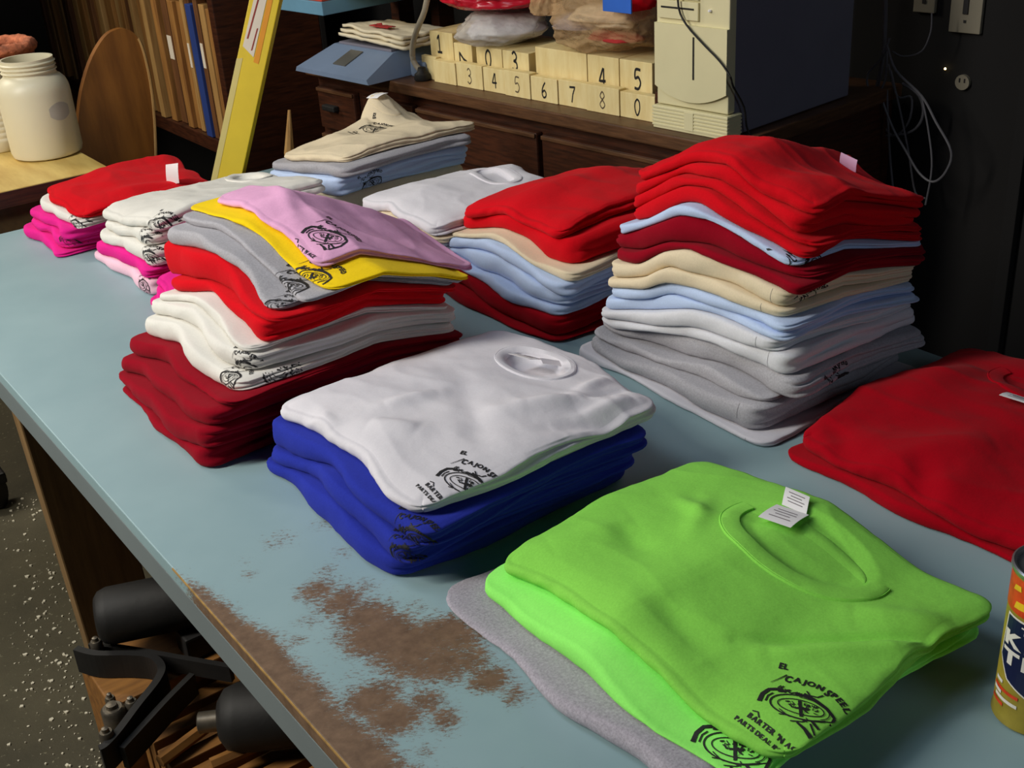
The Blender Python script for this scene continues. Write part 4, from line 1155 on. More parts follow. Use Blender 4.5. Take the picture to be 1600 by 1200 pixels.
# curved lower door edge, bulging front door
poly = []
for k in range(21):
    t = -1 + 2 * k / 20
    poly.append((am + t * (ta1 - ta0) * 0.485, z0 + 0.064 + 0.026 * t * t))
zdoor = oncab((1090, 42), tb)[1]
poly += [(am + (ta1 - ta0) * 0.485, zdoor), (am - (ta1 - ta0) * 0.485, zdoor)]
MB().prism([cf(a_, tb + 0.0005, z_) for a_, z_ in poly], EB, 0.008).build('door', 'cream_plastic', PC)
sa, sz0 = oncab((1083, 125), tb); sz1 = oncab((1081, 58), tb)[1]
MB().cbox(sa - 0.002, sa + 0.002, tb - 0.0004, tb + 0.001, sz0, sz1).build('slot', 'black_plastic', PC)
MB().cbox(ta0 + 0.012, ta0 + 0.115, tb + 0.002, tb + 0.009, zdoor + 0.010, zdoor + 0.045, 0.001).build('drive_bay', 'cream_plastic', PC)
MB().cbox(ta0 + 0.020, ta0 + 0.105, tb + 0.0012, tb + 0.003, zdoor + 0.030, zdoor + 0.0335).build('disk_slot', 'black_plastic', PC)
MB().cbox(ta0 + 0.012, ta0 + 0.115, tb + 0.002, tb + 0.009, zdoor + 0.049, zdoor + 0.09, 0.001).build('drive_bay', 'cream_plastic', PC)
MB().cbox(ta0 + 0.08, ta0 + 0.088, tb + 0.0005, tb + 0.003, zdoor + 0.053, zdoor + 0.058).build('eject_button', 'black_plastic', PC)
MB().lathe([(0.004, 0), (0.004, 0.003), (0.002, 0.004)], tuple(cf(ta1 - 0.05, tb + 0.006, zdoor + 0.03)), 14).build('power_button', 'tag_white', PC)
# black cable hanging across the front
def cabpts(lst):
    out = []
    for (p, b_) in lst:
        a_, z_ = oncab(p, b_); out.append(cf(a_, b_, z_))
    return out
tag(MB().tube(cabpts([((1058, -40), tb - 0.006), ((1060, 10), tb - 0.006), ((1072, 38), tb - 0.005), ((1100, 70), tb - 0.005), ((1125, 96), tb - 0.005), ((1141, 120), tb - 0.005)]) +
              [cf(ta1 + 0.006, tb + 0.012, oncab((1155, 140), tb)[1]), cf(ta1 + 0.008, tb + 0.045, z0 + 0.06), cf(ta1 + 0.008, tb + 0.055, z0 + 0.02), cf(ta1 + 0.012, tb + 0.06, z0 + 0.003)], 0.0021, 8).build('black_cable', 'black_plastic', None, True),
    'thin black cable hanging across the front of the computer', 'cable')

# ------------------------------------------------------------------ scale, cloth, lamp on the left end of the cabinet
def gp(p, z): return onz(p, z)
zS = CTOP + 0.0008
f0 = oncabz((455, 112), zS); f1 = oncabz((566, 136), zS)
SCL = empty('postal_scale', cf((f0[0] + f1[0]) / 2, f1[1] + 0.1, zS), 'blue grey electronic scale with dark display on the cabinet', 'scale')
sa0, sa1, sb = f0[0], f1[0], min(f0[1], f1[1]) + 0.02
h1, h2 = 0.012, 0.058
# body cross-section: low front lip, sloping panel, flat top
prof = [(sb, zS), (sb, zS + h1), (sb + 0.115, zS + h2), (sb + 0.30, zS + h2), (sb + 0.30, zS)]
m_ = MB(); n_ = len(prof)
inset = 0.035
V = []
for e, aend in ((0, sa0), (1, sa1)):
    for (b_, z_) in prof:
        a_ = aend + (inset if e == 0 else -inset) * ((z_ - zS) / h2)
        V.append(cf(a_, b_, z_))
m_.add(V, [tuple(range(n_)), tuple(range(2 * n_ - 1, n_ - 1, -1))] + [(i, n_ + i, n_ + (i + 1) % n_, (i + 1) % n_) for i in range(n_)])
m_.build('body', 'scale_blue', SCL)
def slope(t, a_, lift=0.0):
    return cf(a_, sb + 0.115 * t - lift * 0.37, zS + h1 + (h2 - h1) * t + lift * 0.93)
da = (sa0 + sa1) / 2 - 0.005
MB().hexa([slope(0.30, da - 0.028, -0.001), slope(0.30, da + 0.028, -0.001), slope(0.86, da + 0.028, -0.001), slope(0.86, da - 0.028, -0.001), slope(0.30, da - 0.028, 0.003), slope(0.30, da + 0.028, 0.003), slope(0.86, da + 0.028, 0.003), slope(0.86, da - 0.028, 0.003)], 0.0008).build('display', 'lcd_grey', SCL)
MB().cbox(sa0 + 0.05, sa1 - 0.05, sb + 0.12, sb + 0.29, zS + h2 - 0.001, zS + h2 + 0.006, 0.002).build('platter', 'grey_steel_panel', SCL)
tag(MB().cbox(sa1 + 0.012, sa1 + 0.075, sb + 0.13, sb + 0.19, zS, zS + 0.042, 0.006).build('blue_box', 'scale_blue'), 'small blue grey box between scale and lamp rod', 'box')
# cloth bundle on the scale
def sheet(name, a0, a1, b0, b1, zf, mat, parent, n=30, th=0.003, seed=1):
    V = []; F = []
    for s_ in (0, 1):
        for i in range(n + 1):
            for j in range(n + 1):
                u, v = i / n, j / n
                a_, b_ = a0 + (a1 - a0) * u, b0 + (b1 - b0) * v
                a_ += 0.012 * noise.noise(Vector((v * 4, seed, 0))); b_ += 0.012 * noise.noise(Vector((u * 4, seed, 5)))
                V.append(cf(a_, b_, zf(u, v) + 0.004 * noise.fractal(Vector((u * 4, v * 4, seed)), 1, 2, 3) + s_ * th))
    N_ = (n + 1) ** 2
    for i in range(n):
        for j in range(n):
            q = (i * (n + 1) + j, (i + 1) * (n + 1) + j, (i + 1) * (n + 1) + j + 1, i * (n + 1) + j + 1)
            F.append(q[::-1]); F.append(tuple(N_ + t for t in q))
    ring = [i * (n + 1) for i in range(n + 1)] + [n * (n + 1) + j for j in range(1, n + 1)] + [i * (n + 1) + n for i in range(n - 1, -1, -1)] + [j for j in range(n - 1, 0, -1)]
    for t in range(len(ring)):
        a_, b_ = ring[t], ring[(t + 1) % len(ring)]; F.append((a_, b_, N_ + b_, N_ + a_))
    return obj(name, V, F, mat, parent, True)
zp = zS + h2 + 0.012
CL = empty('folded_cloth', cf(da + 0.05, sb + 0.2, zp), 'cream folded cloth with red marking lying on the scale', 'cloth')
for k in range(3):
    sheet('fold', sa0 + 0.06 + 0.006 * k, sa1 + 0.02 - 0.01 * k, sb + 0.115 + 0.004 * k, sb + 0.28, lambda u, v, k=k: zp + k * 0.011 + 0.012 * (1 - u) * (1 - v) , 'cloth_cream', CL, seed=k + 1, th=0.0075)
sheet('red_mark', da - 0.005, da + 0.075, sb + 0.15, sb + 0.18, lambda u, v: zp + 0.0395 , 'cloth_red_mark', CL, 8, 0.0012, 4)
# lamp rod
LR = empty('lamp_rod', tuple(cf(*([oncabz((648, 128), CTOP)[0], 0.06, CTOP]))), 'bent metal lamp rod clamped to the cabinet edge beside the scale', 'lamp')
la_, lb_ = oncabz((650, 128), CTOP)[0], 0.05
zl = CTOP + 0.0008
pts = [cf(la_, lb_, zl + 0.02)] + cabpts([((646, 95), lb_), ((645, 70), lb_), ((652, 45), lb_), ((664, 15), lb_), ((672, -30), lb_), ((690, -120), lb_ + 0.03)])
MB().tube(pts, 0.0075, 10).build('rod', 'lamp_metal', LR, True)
MB().lathe([(0.020, 0), (0.022, 0.004), (0.020, 0.016), (0.012, 0.022), (0.010, 0.032), (0.004, 0.034)], tuple(cf(la_, lb_, zl)), 20).build('clamp', 'black_iron', LR, True)

# ------------------------------------------------------------------ blue shelf above the scale
SH = empty('blue_shelf', cf(-1.2, 0.3, 0), 'light blue shelf board on an upright carrying red and yellow boards above the scale', 'shelf')
bs = 0.02
q0 = oncab((418, -2), bs); q1 = oncab((505, 25), bs)
zs1 = q1[1]
MB().cbox(q0[0], q1[0], bs, bs + 0.40, zs1, zs1 + 0.036, 0.002).build('shelf_board', 'blue_shelf_paint', SH)
MB().cbox(q0[0], q1[0] - 0.004, bs + 0.004, bs + 0.40, zs1 + 0.0365, zs1 + 0.046, 0.001).build('red_board', 'red_board', SH)
MB().cbox(q0[0], q1[0] + 0.20, bs + 0.07, bs + 0.42, zs1 + 0.0465, zs1 + 0.062, 0.001).build('yellow_board', 'yellow_card', SH)
MB().cbox(q0[0] + 0.02, q0[0] + 0.06, bs + 0.42, bs + 0.48, CTOP + 0.001, zs1 + 0.2, 0.003).build('upright', 'dark_walnut', SH)
MB().cbox(q1[0] - 0.06, q1[0] - 0.02, bs + 0.42, bs + 0.48, CTOP + 0.001, zs1 + 0.2, 0.003).build('upright', 'dark_walnut', SH)

# ------------------------------------------------------------------ wall cables and outlets
WB = 0.60
def wallpts(lst, b_=WB, zj=0.0): return cabpts([(p, b_ + zj) for p in lst])
CABS = [([(1308, -40), (1300, 40), (1295, 110), (1310, 170), (1345, 205), (1385, 212), (1425, 205), (1442, 180), (1436, 150), (1410, 130)], 0.0032, 'grey cable hanging in a wide loop beside the computer'),
        ([(1384, -20), (1383, 40), (1380, 85), (1372, 130), (1358, 180), (1350, 230), (1349, 262)], 0.0050, 'thick grey cable hanging down behind the tallest stack'),
        ([(1390, 60), (1378, 90), (1356, 115), (1358, 140), (1374, 142), (1384, 120), (1386, 80)], 0.0028, 'small grey cable loop near the top of the bundle'),
        ([(1386, 70), (1400, 110), (1440, 150), (1462, 190), (1486, 236), (1478, 268), (1458, 284), (1436, 270), (1415, 235), (1395, 200), (1376, 150)], 0.0028, 'thin grey cable making the widest loop on the right wall'),
        ([(1388, 100), (1402, 150), (1424, 152), (1420, 190), (1398, 212), (1380, 195), (1375, 165)], 0.0026, 'thin grey cable loop in the middle of the bundle'),
        ([(1392, 110), (1408, 180), (1420, 240), (1430, 300), (1446, 310)], 0.0024, 'thin grey cable hanging straight beside the loops'),
        ([(1386, 140), (1388, 200), (1392, 260), (1398, 320)], 0.0026, 'thin grey cable dropping lowest behind the tallest stack'),
        ([(1440, 150), (1450, 200), (1456, 260), (1446, 320)], 0.0022, 'thin grey cable strand right of the bundle'),
        ([(1456, 20), (1454, 50), (1440, 80), (1412, 88), (1394, 80)], 0.0018, 'thin wire curving from the small wall jack')]
for i, (l, r_, lab) in enumerate(CABS):
    tag(MB().tube(wallpts(l, WB, -0.012 * (i % 4)), r_, 7, smooth=5).build('wall_cable', 'cable_grey', None, True), lab, 'cable', 'cables on the right wall')
def plate(p0, p1, label, name):
    a0, z1 = oncab(p0, 0.69); a1, z0_ = oncab(p1, 0.69)
    r_ = empty(name, cf((a0 + a1) / 2, 0.69, z0_), label, 'outlet')
    MB().cbox(a0, a1, 0.688, 0.699, z0_, z1, 0.002).build('cover_plate', 'outlet_plastic', r_)
    return r_, a0, a1, z0_, z1
r_, a0, a1, z0_, z1 = plate((1491, -40), (1531, 54), 'cream wall switch plate on the dark right wall', 'switch_plate')
MB().cbox((a0 + a1) / 2 - 0.006, (a0 + a1) / 2 + 0.006, 0.684, 0.690, (z0_ + z1) / 2 - 0.02, (z0_ + z1) / 2 + 0.012, 0.001).build('switch_toggle', 'black_plastic', r_)
MB().cbox((a0 + a1) / 2 - 0.003, (a0 + a1) / 2 + 0.003, 0.6865, 0.690, z0_ + 0.022, z0_ + 0.028).build('screw', 'black_plastic', r_)
r_, a0, a1, z0_, z1 = plate((1431, -30), (1460, 21), 'small cream wall jack left of the switch plate', 'wall_jack')
MB().cbox((a0 + a1) / 2 - 0.004, (a0 + a1) / 2 + 0.004, 0.6855, 0.690, z0_ + 0.02, z0_ + 0.028).build('jack_hole', 'black_plastic', r_)
a0, z1 = oncab((1503, 129), 0.69)
r_ = empty('round_outlet', cf(a0, 0.69, z1), 'small round outlet face low on the dark right wall', 'outlet')
MB().prism([cf(a0 + 0.017 * math.cos(t * math.pi / 10), 0.690, z1 + 0.017 * math.sin(t * math.pi / 10)) for t in range(20)], EB, 0.009).build('face', 'outlet_plastic', r_)
for da_ in (-0.006, 0.006): MB().cbox(a0 + da_ - 0.0015, a0 + da_ + 0.0015, 0.6885, 0.6905, z1, z1 + 0.009).build('slot', 'black_plastic', r_)
a0, z1 = oncab((1476, 109), 0.69)
tag(MB().lathe([(0.0022, 0), (0.0026, 0.002), (0.0012, 0.0044)], tuple(cf(a0, 0.692, z1)), 12).build('indicator_light', 'led_amber', None, True), 'tiny glowing amber indicator light on the dark wall', 'light')

# ------------------------------------------------------------------ desk, jars, pot on the far left
DZ = 0.86
DK = empty('wooden_desk', (0.1, 3.0, 0), 'pale wooden desk at the far left end of the blue table', 'desk')
dc = onz((171, 262), DZ)
MB().box(-1.2, dc[0], dc[1], dc[1] + 0.62, DZ - 0.035, DZ, 0.002).build('desk_top', 'desk_maple', DK)
MB().box(-1.2, dc[0] + 0.0005, dc[1] - 0.003, dc[1] - 0.0003, DZ - 0.036, DZ - 0.0015, 0.0008).build('shade_band', 'dark_walnut', DK)  # dark strip that paints the shade on the desk's front edge
MB().box(-1.19, dc[0] - 0.01, dc[1] + 0.01, dc[1] + 0.035, DZ - 0.20, DZ - 0.0355, 0.002).build('desk_apron', 'desk_edge', DK)
for (x_, y_) in ((dc[0] - 0.08, dc[1] + 0.03), (dc[0] - 0.08, dc[1] + 0.5), (-1.15, dc[1] + 0.03), (-1.15, dc[1] + 0.5)):
    MB().box(x_, x_ + 0.06, y_ + 0.01, y_ + 0.07, 0, DZ - 0.036, 0.003).build('leg', 'desk_edge', DK)
jc = onz((76, 240), DZ); jc = (jc[0], jc[1] , DZ + 0.0006)
J = empty('plastic_jar', jc, 'large white plastic jar with open threaded neck on the desk', 'jar')
jr = 0.079; jh = 0.218
prof = [(jr * 0.86, 0.0), (jr * 0.96, 0.004), (jr, 0.014), (jr, jh * 0.66), (jr * 0.985, jh * 0.71), (jr * 0.93, jh * 0.765), (jr * 0.82, jh * 0.81), (jr * 0.74, jh * 0.83), (jr * 0.72, jh * 0.85)]
for k in range(3):
    zz = jh * (0.86 + 0.04 * k); prof += [(jr * 0.72, zz), (jr * 0.765, zz + jh * 0.012), (jr * 0.765, zz + jh * 0.02), (jr * 0.72, zz + jh * 0.03)]
prof += [(jr * 0.725, jh), (jr * 0.66, jh), (jr * 0.655, jh * 0.85), (jr * 0.9, jh * 0.7), (jr * 0.92, 0.02), (0.003, 0.012)]
MB().lathe(prof, jc, 56).build('body', 'jar_plastic', J, True)
jt0 = math.atan2(-jc[1], -0.315 - jc[0])
def jarpatch(name, t0, t1, z0_, z1, mat, c, r, parent, n=16):
    V = []; F = []
    for i in range(n + 1):
        t = jt0 + t0 + (t1 - t0) * i / n
        edge = 0.5 * (z1 - z0_) * (1 - math.sin(math.pi * (0.08 + 0.84 * i / n)) ** 0.6)
        for z_ in (z0_ + edge, z1 - edge): V.append((c[0] + (r + 0.0005) * math.cos(t), c[1] + (r + 0.0005) * math.sin(t), c[2] + z_))
    for i in range(n): F.append((2 * i, 2 * i + 2, 2 * i + 3, 2 * i + 1))
    return obj(name, V, F, mat, parent, True)
jarpatch('faded_stamp', 0.28, 0.95, 0.085, 0.125, 'faded_blue_ink', jc, jr, J)
j2 = onz((12, 222), DZ); j2 = (j2[0] - 0.03, j2[1] - 0.05, DZ + 0.0006)
K = empty('ribbed_tub', j2, 'white ribbed tub partly hidden behind the large jar', 'tub')
prof = [(0.05, 0), (0.054, 0.004)]
for k in range(9): prof += [(0.055, 0.02 + k * 0.013), (0.0565, 0.024 + k * 0.013), (0.0565, 0.03 + k * 0.013), (0.055, 0.032 + k * 0.013)]
prof += [(0.05, 0.15), (0.042, 0.165), (0.042, 0.18), (0.002, 0.181)]
MB().lathe(prof, j2, 40).build('body', 'jar_label', K, True)
p_ = ony((22, 150), jc[1] + 0.26); pc = (p_[0] + 0.0, jc[1] + 0.29, DZ + 0.0006)
PT = empty('ink_pot', pc, 'maroon ink bucket with crusted rim behind the jar', 'bucket')
ph_ = ony((22, 62), pc[1])[2] - DZ
MB().lathe([(0.085, 0), (0.09, 0.01), (0.088, ph_ * 0.5), (0.078, ph_ - 0.03), (0.076, ph_ - 0.02), (0.07, ph_ - 0.02), (0.068, 0.03), (0.002, 0.02)], pc, 44).build('body', 'maroon_pot', PT, True)
V = []; F = []
nr, ns_ = 60, 10
for i in range(nr):
    t = 2 * math.pi * i / nr
    for j in range(ns_):
        q = 2 * math.pi * j / ns_
        rr = 0.014 * (1 + 0.5 * noise.noise(Vector((math.cos(t) * 6, math.sin(t) * 6, j * 1.3))))
        V.append((pc[0] + (0.074 + rr * math.cos(q)) * math.cos(t), pc[1] + (0.074 + rr * math.cos(q)) * math.sin(t), pc[2] + ph_ - 0.012 + rr * math.sin(q)))
for i in range(nr):
    for j in range(ns_): F.append((i * ns_ + j, ((i + 1) % nr) * ns_ + j, ((i + 1) % nr) * ns_ + (j + 1) % ns_, i * ns_ + (j + 1) % ns_))
obj('crusted_rim', V, F, 'crusty_ink', PT, True)

# ------------------------------------------------------------------ rack of printing frames
RX = 1.20
RK = empty('frame_rack', (RX + 0.2, 3.9, 0), 'wooden rack holding upright printing frames behind the desk', 'rack')
def rp(p, x=RX): return onx(p, x)
y_near = rp((352, 200))[1]; y_far = 5.45
zsh = rp((345, 222))[2]
ztop = rp((384, 10))[2]
MB().box(RX + 0.005, RX + 0.36, y_near - 0.02, y_far, zsh - 0.05, zsh - 0.002, 0.003).build('shelf', 'dark_walnut', RK)
MB().box(RX - 0.002, RX + 0.02, y_near - 0.02, y_far, ztop - 0.005, ztop + 0.06, 0.003).build('top_rail', 'frame_pine', RK)
MB().box(RX, RX + 0.36, y_near - 0.06, y_near - 0.021, 0, ztop + 0.4, 0.003).build('end_panel', 'dark_walnut', RK)
MB().box(RX + 0.36, RX + 0.38, y_near - 0.06, y_far, 0, ztop + 0.4, 0.003).build('back_panel', 'dark_recess', RK)
MB().box(RX, RX + 0.36, y_far + 0.001, y_far + 0.04, 0, ztop + 0.4, 0.003).build('end_panel', 'frame_brown', RK)
_u = 'first second third fourth fifth sixth seventh eighth ninth tenth eleventh twelfth thirteenth fourteenth fifteenth sixteenth seventeenth eighteenth nineteenth'.split()
ORD = _u + [t + ('ieth' if k == 0 else 'y-' + _u[k - 1]) for t in ('twent', 'thirt', 'fort', 'fift') for k in range(10)]
rnd = random.Random(21)
y = y_near + 0.003
cols = ['frame_pine', 'frame_tan', 'frame_brown', 'frame_pine', 'frame_brown', 'frame_tan', 'frame_pine']
edge_px = []
i = 0
yblue = rp((308, 100))[1]
done_blue = False
words = ['pine', 'tan', 'brown']
fr_list = []
while y < y_far - 0.05:
    t_ = rnd.uniform(0.028, 0.05)
    mt = cols[i % 7]
    if not done_blue and y + t_ > yblue: mt = 'frame_blue'; done_blue = True; t_ = 0.045
    fr_list.append((y, t_, mt)); y += t_ + rnd.uniform(0.003, 0.012); i += 1
for i, (y, t_, mt) in enumerate(fr_list):
    inx = rnd.uniform(0.004, 0.03); hh = ztop - 0.012 - rnd.uniform(0, 0.03)
    col_ = {'frame_pine': 'pine', 'frame_tan': 'tan wood', 'frame_brown': 'brown wood', 'frame_blue': 'blue painted'}[mt]
    ordn = 'number %d from the yellow carton' % (i + 1)
    lab = 'the only blue painted printing frame standing in the rack' if mt == 'frame_blue' else '%s printing frame upright in the rack, %s' % (col_, (ORD[i] + ' from the yellow carton'))
    m_ = MB(); x0 = RX + inx; x1 = RX + 0.34; z0_ = zsh
    root = empty('printing_frame', ((x0 + x1) / 2, y + t_ / 2, z0_), lab, 'frame', 'printing frames in the rack')
    w_ = 0.035
    MB().box(x0, x0 + w_, y, y + t_, z0_, hh, 0.002).build('front_rail', mt, root)
    MB().box(x1 - w_, x1, y, y + t_, z0_, hh, 0.002).build('rear_rail', mt, root)
    MB().box(x0 + w_ + 0.0005, x1 - w_ - 0.0005, y, y + t_, z0_, z0_ + w_, 0.002).build('bottom_rail', mt, root)
    MB().box(x0 + w_ + 0.0005, x1 - w_ - 0.0005, y, y + t_, hh - w_, hh, 0.002).build('top_rail', mt, root)
    if i in (2, 5, 9):
        MB().box(x0 - 0.0012, x0 - 0.0002, y + 0.006, y + t_ - 0.006, hh - 0.22, hh - 0.14).build('paper_sticker', 'paper_label', root)

# oval wooden board leaning on the rack
OY = 3.05
def op(p):
    q = ony(p, OY)
    for _ in range(8): q = ony(p, OY + 0.10 * max(q[2], 0))
    return q
outl = [(128, 330), (122, 240), (125, 160), (140, 100), (162, 60), (182, 46), (200, 46), (216, 60), (228, 95), (238, 150), (243, 230), (243, 330)]
cen = np.mean([op(p) for p in outl], axis=0)
pts = []
O = [op(p) for p in outl]
for i in range(len(O) - 1):
    p0 = O[max(i - 1, 0)]; p1 = O[i]; p2 = O[i + 1]; p3 = O[min(i + 2, len(O) - 1)]
    for k in range(4):
        t = k / 4
        pts.append(0.5 * ((2 * p1) + (-p0 + p2) * t + (2 * p0 - 5 * p1 + 4 * p2 - p3) * t * t + (-p0 + 3 * p1 - 3 * p2 + p3) * t ** 3))
pts.append(O[-1])
zl = min(p[2] for p in pts)
bl, br = pts[0].copy(), pts[-1].copy(); bl[2] = 0.002; br[2] = 0.002
bl[1] = br[1] = OY
poly = [bl] + pts + [br]
OB = empty('oval_board', (cen[0], OY, 0), 'brown wooden board with rounded top standing between desk and rack', 'board')
MB().prism(poly, (0, 1, 0), 0.022).build('board', 'oval_board_wood', OB)
rim = [np.array(p) + np.array([0, -0.001, 0]) for p in pts[28:]]
MB().tube(rim, 0.004, 6, smooth=0).build('pale_edge', 'frame_tan', OB, True)

# ------------------------------------------------------------------ long yellow carton leaning at the end of the table
YY = 2.66
def yp(p, y=YY): return ony(p, y)
bl, br, tl, tr = yp((329, 285), 2.575), yp((377, 278), 2.535), yp((386, 0), 2.575), yp((440, 0), 2.535)
dL = (tl - bl) / np.linalg.norm(tl - bl); dR = (tr - br) / np.linalg.norm(tr - br)
def ext(p, d, z): return p + d * ((z - p[2]) / d[2])
dl = (dL + dR) / 2
B0, B1, T0, T1 = ext(bl, dl, 0.001), ext(br, dl, 0.001), ext(bl, dl, 1.45), ext(br, dl, 1.45)
YC = empty('yellow_carton', (B0 + B1) / 2, 'long yellow carton with paper label leaning behind the end of the table', 'carton')
dep = np.array([0.02, 0.02, 0])
MB().hexa([B0, B1, B1 + dep, B0 + dep, T0, T1, T1 + dep, T0 + dep], 0.002).build('body', 'yellow_card', YC)
def onc(u, z, lift=0.001):
    p = ext(bl, dl, z); q = ext(br, dl, z); r_ = p + (q - p) * u; return r_ + np.array([-0.7, -0.7, 0]) * lift
z_a = yp((400, 60))[2]; z_b = yp((400, -30))[2]
def strip(name, pts_, mat, lift):
    MB().prism([onc(u, z, lift) for u, z in pts_], (-0.7, -0.7, 0), 0.0006).build(name, mat, YC)
strip('pale_edge', [(0.0, 0.6), (0.2, 0.6), (0.2, z_a - 0.02), (0.0, z_a - 0.02)], 'pale_card_edge', 0.0002)
strip('paper_label', [(0.12, z_a + 0.005), (0.55, z_a - 0.02), (0.62, z_a + 0.3), (0.22, z_a + 0.3)], 'paper_label', 0.0006)
strip('orange_tape', [(0.58, z_a - 0.03), (0.76, z_a - 0.035), (0.80, z_a + 0.3), (0.64, z_a + 0.3)], 'orange_tape', 0.0004)
strip('red_print', [(0.20, z_a + 0.02), (0.25, z_a + 0.02), (0.33, z_a + 0.10), (0.28, z_a + 0.10)], 'red_ink', 0.0014)
strip('red_print', [(0.42, z_a - 0.005), (0.46, z_a - 0.005), (0.50, z_a + 0.04), (0.46, z_a + 0.04)], 'red_ink', 0.0014)
# thin stick leaning right of it
sp = [ony((452, 238), 2.85), ony((452, 172), 2.85)]
s0 = ext(sp[0], np.array([0, 0, 1.0]), 0.001)
tag(MB().tube([s0 + np.array([-0.02, 0, 0]), sp[0], sp[1]], [0.014, 0.014, 0.004], 8, smooth=0).build('wooden_stake', 'frame_tan', None, True), 'pointed wooden stake standing right of the yellow carton', 'stake')
# dark shelf with odds and ends far left
FS = empty('dark_shelf', (0.2, 4.4, 0), 'dark shelf unit in the far left corner', 'shelf')
for p_y in (40, 150):
    zz = ony((50, p_y), 4.3)[2]
    MB().box(-1.2, 0.55, 4.3, 4.75, zz - 0.02, zz + 0.02, 0.003).build('shelf_board', 'frame_brown', FS)
MB().box(-1.2, 0.55, 4.76, 4.80, 0, 2.2, 0.003).build('back_panel', 'dark_recess', FS)
MB().box(0.551, 0.59, 4.3, 4.80, 0, 2.2, 0.003).build('side_panel', 'frame_brown', FS)

# ------------------------------------------------------------------ machinery under the table and floor debris
def gz(p, z): return onz(p, z)
rl = gz((140, 965), 0.44); 
RO = empty('black_roller', (rl[0] + 0.1, rl[1], 0.0), 'black cylindrical machine roller lying under the table', 'roller')
c0 = gz((152, 966), 0.40); ax = np.array([0.93, -0.36, 0.0]); ax /= np.linalg.norm(ax)
MB().tube([c0 + ax * t for t in (0, 0.006, 0.02, 0.36, 0.38)], [0.034, 0.042, 0.047, 0.047, 0.04], 28, smooth=0).build('drum', 'black_iron', RO, True)
MB().box(c0[0] + 0.10, c0[0] + 0.30, c0[1] - 0.10, c0[1] - 0.05, 0.317, 0.36, 0.004).build('cradle', 'black_iron', RO)
# crate
k0 = gz((130, 1040), 0.315)
def crate_pt(p): return gz(p, 0.26)
CR = empty('wooden_crate', (k0[0] + 0.1, k0[1], 0), 'orange brown wooden crate with slatted side under the table', 'crate')
cx0, cx1 = k0[0] + 0.0, k0[0] + 0.34; cy1 = min(k0[1] + 0.03, 1.73); cy0 = cy1 - 0.52
MB().box(cx0, cx1, cy1 - 0.16, cy1, 0.001, 0.315, 0.003).build('box', 'crate_wood', CR)
for k in range(9):
    yy = cy1 - 0.20 - k * 0.038
    MB().box(cx0 + 0.03, cx1, yy, yy + 0.026, 0.001, 0.285 - 0.006 * (k % 3), 0.002).build('slat', 'crate_wood', CR)
# V-shaped iron bracket with bolts
BR = empty('iron_bracket', tuple(gz((260, 1030), 0.30)), 'black iron V shaped bracket with bolts under the table', 'bracket')
zB = 0.362
up1 = [gz(p, zB) for p in ((118, 1012), (150, 1020), (200, 1020), (235, 1024), (252, 1040), (245, 1062), (215, 1100), (185, 1140), (165, 1162), (155, 1168))]
def strap(pts_, wdt, hgt, name):
    P = [np.array(p) for p in pts_]; Q = []
    for i in range(len(P) - 1):
        p0 = P[max(i - 1, 0)]; p1 = P[i]; p2 = P[i + 1]; p3 = P[min(i + 2, len(P) - 1)]
        for k in range(5):
            t = k / 5
            Q.append(0.5 * ((2 * p1) + (-p0 + p2) * t + (2 * p0 - 5 * p1 + 4 * p2 - p3) * t * t + (-p0 + 3 * p1 - 3 * p2 + p3) * t ** 3))
    Q.append(P[-1]); m = MB(); V = []; F = []
    for i, p in enumerate(Q):
        d = Q[min(i + 1, len(Q) - 1)] - Q[max(i - 1, 0)]; d /= np.linalg.norm(d); nn = np.array([-d[1], d[0], 0])
        for (s_, h_) in ((-1, 0), (1, 0), (1, 1), (-1, 1)): V.append(p + nn * s_ * wdt / 2 + np.array([0, 0, h_ * hgt - hgt]))
    for i in range(len(Q) - 1):
        for k in range(4): F.append((i * 4 + k, i * 4 + (k + 1) % 4, (i + 1) * 4 + (k + 1) % 4, (i + 1) * 4 + k))
    F += [(3, 2, 1, 0), tuple(len(V) - 4 + k for k in range(4))]
    m.add(V, F); return m.build(name, 'black_iron', BR)
strap(up1, 0.012, 0.045, 'strap')
strap([gz(p, zB - 0.01) for p in ((140, 1004), (200, 1012), (280, 1026), (360, 1040))], 0.010, 0.03, 'arm')
strap([gz(p, zB - 0.015) for p in ((300, 1052), (262, 1090), (225, 1130), (190, 1168))], 0.010, 0.04, 'arm')
def bolt(p, z, r, nm='bolt'):
    q = gz(p, z); MB().lathe([(r, -0.03), (r, 0), (r * 0.8, 0.004), (r * 0.5, 0.004), (r * 0.45, 0.010), (0.001, 0.011)], tuple(q), 16).build(nm, 'worn_steel', BR, True)
bolt((166, 1146), zB + 0.004, 0.011); bolt((150, 1004), zB + 0.004, 0.010); bolt((176, 1108), 0.345, 0.018, 'pulley'); bolt((205, 1098), 0.345, 0.010); bolt((172, 1092), 0.345, 0.008)
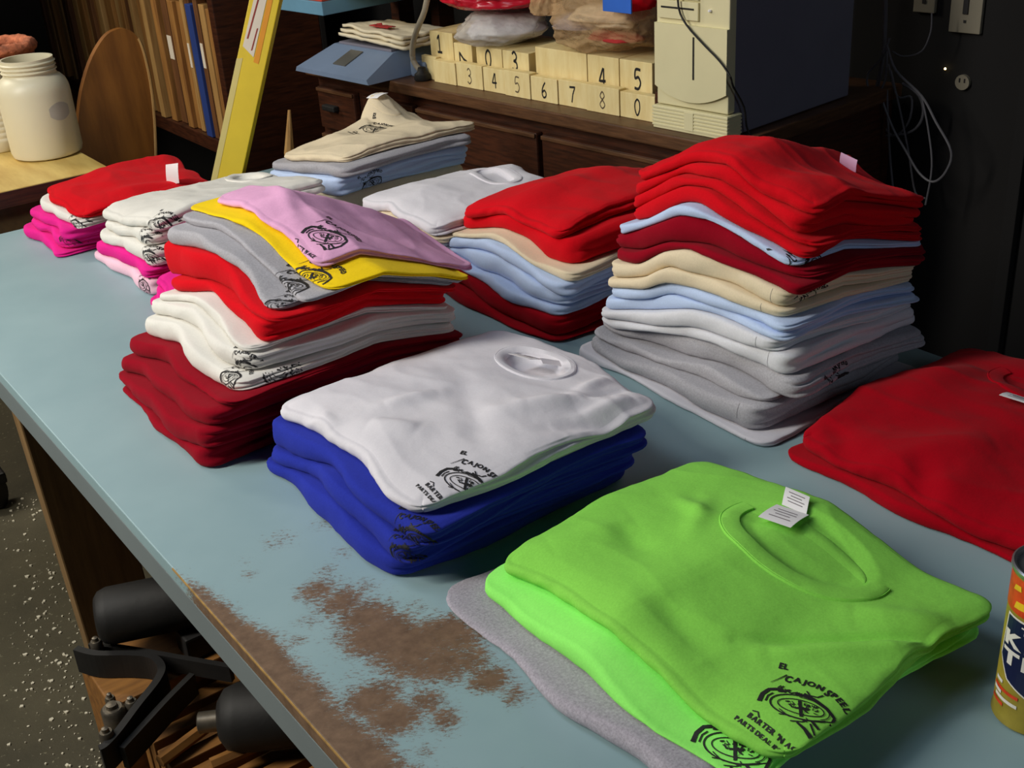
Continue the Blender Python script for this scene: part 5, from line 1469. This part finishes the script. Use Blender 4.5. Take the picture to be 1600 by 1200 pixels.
# second machine part: motor with shaft end
MO = empty('small_motor', tuple(gz((360, 1150), 0.2)), 'dark cylindrical motor with a hub under the table front', 'motor')
m0 = gz((322, 1128), 0.345); ax2 = np.array([0.86, -0.50, 0]); ax2 /= np.linalg.norm(ax2)
MB().tube([m0 + ax2 * t for t in (0.02, 0.03, 0.05, 0.26, 0.28)], [0.03, 0.045, 0.052, 0.052, 0.045], 28, smooth=0).build('housing', 'black_iron', MO, True)
MB().tube([m0 + ax2 * t for t in (-0.012, -0.01, 0.02)], [0.012, 0.016, 0.016], 18, smooth=0).build('hub', 'worn_steel', MO, True)
# loose planks
for i, (p, q, z_, lab) in enumerate((((250, 1190), (330, 1130), 0.30, 'thin pale plank leaning on the crate slats'), ((330, 1195), (410, 1160), 0.31, 'short pale stick lying at the front below the table edge'))):
    s0, s1 = gz(p, z_), gz(q, z_)
    tag(MB().tube([s0, s1], 0.010, 6, smooth=0).build('loose_stick', 'crate_wood'), lab, 'stick')
# paint chips on the floor: far too many to count
rnd = random.Random(5); m_ = MB()
def chip(x_, y_, s_):
    t = rnd.uniform(0, 6.28); n_ = rnd.choice((4, 5)); h_ = rnd.uniform(0.001, 0.003) + s_ * 0.15
    P = [(x_ + s_ * rnd.uniform(0.5, 1) * math.cos(t + 6.283 * k / n_), y_ + s_ * rnd.uniform(0.5, 1) * math.sin(t + 6.283 * k / n_), 0.0004) for k in range(n_)]
    m_.prism(P, (0, 0, 1), h_)
for k in range(330):
    u = rnd.random()
    if u < 0.55: p = (rnd.gauss(95, 32), rnd.gauss(1010, 90))
    elif u < 0.75: p = (rnd.uniform(0, 140), rnd.uniform(780, 1200))
    elif u < 0.9: p = (rnd.gauss(175, 22), rnd.gauss(1185, 14))
    else: p = (rnd.uniform(10, 60), rnd.uniform(780, 815))
    q = gz(p, 0); chip(q[0], q[1], rnd.choice((0.0015, 0.002, 0.002, 0.003, 0.004, 0.006)) * rnd.uniform(0.7, 1.1))
o = m_.build('paint_chips', 'paint_chip'); o['kind'] = 'stuff'; tag(o, 'white paint chips and crumbs scattered on the concrete floor', 'debris')
# dark stool far left on the floor
q = gz((10, 790), 0)
ST = empty('dark_caster_base', (q[0], q[1], 0), 'dark caster wheel of a chair on the floor at the left edge', 'caster')
MB().tube([q + np.array([-0.03, 0.02, 0.035]), q + np.array([0.0, 0.0, 0.035])], 0.035, 20, smooth=0).build('wheel', 'black_plastic', ST, True)
MB().box(q[0] - 0.05, q[0] + 0.02, q[1] + 0.0, q[1] + 0.06, 0.06, 0.09, 0.006).build('fork', 'black_plastic', ST)
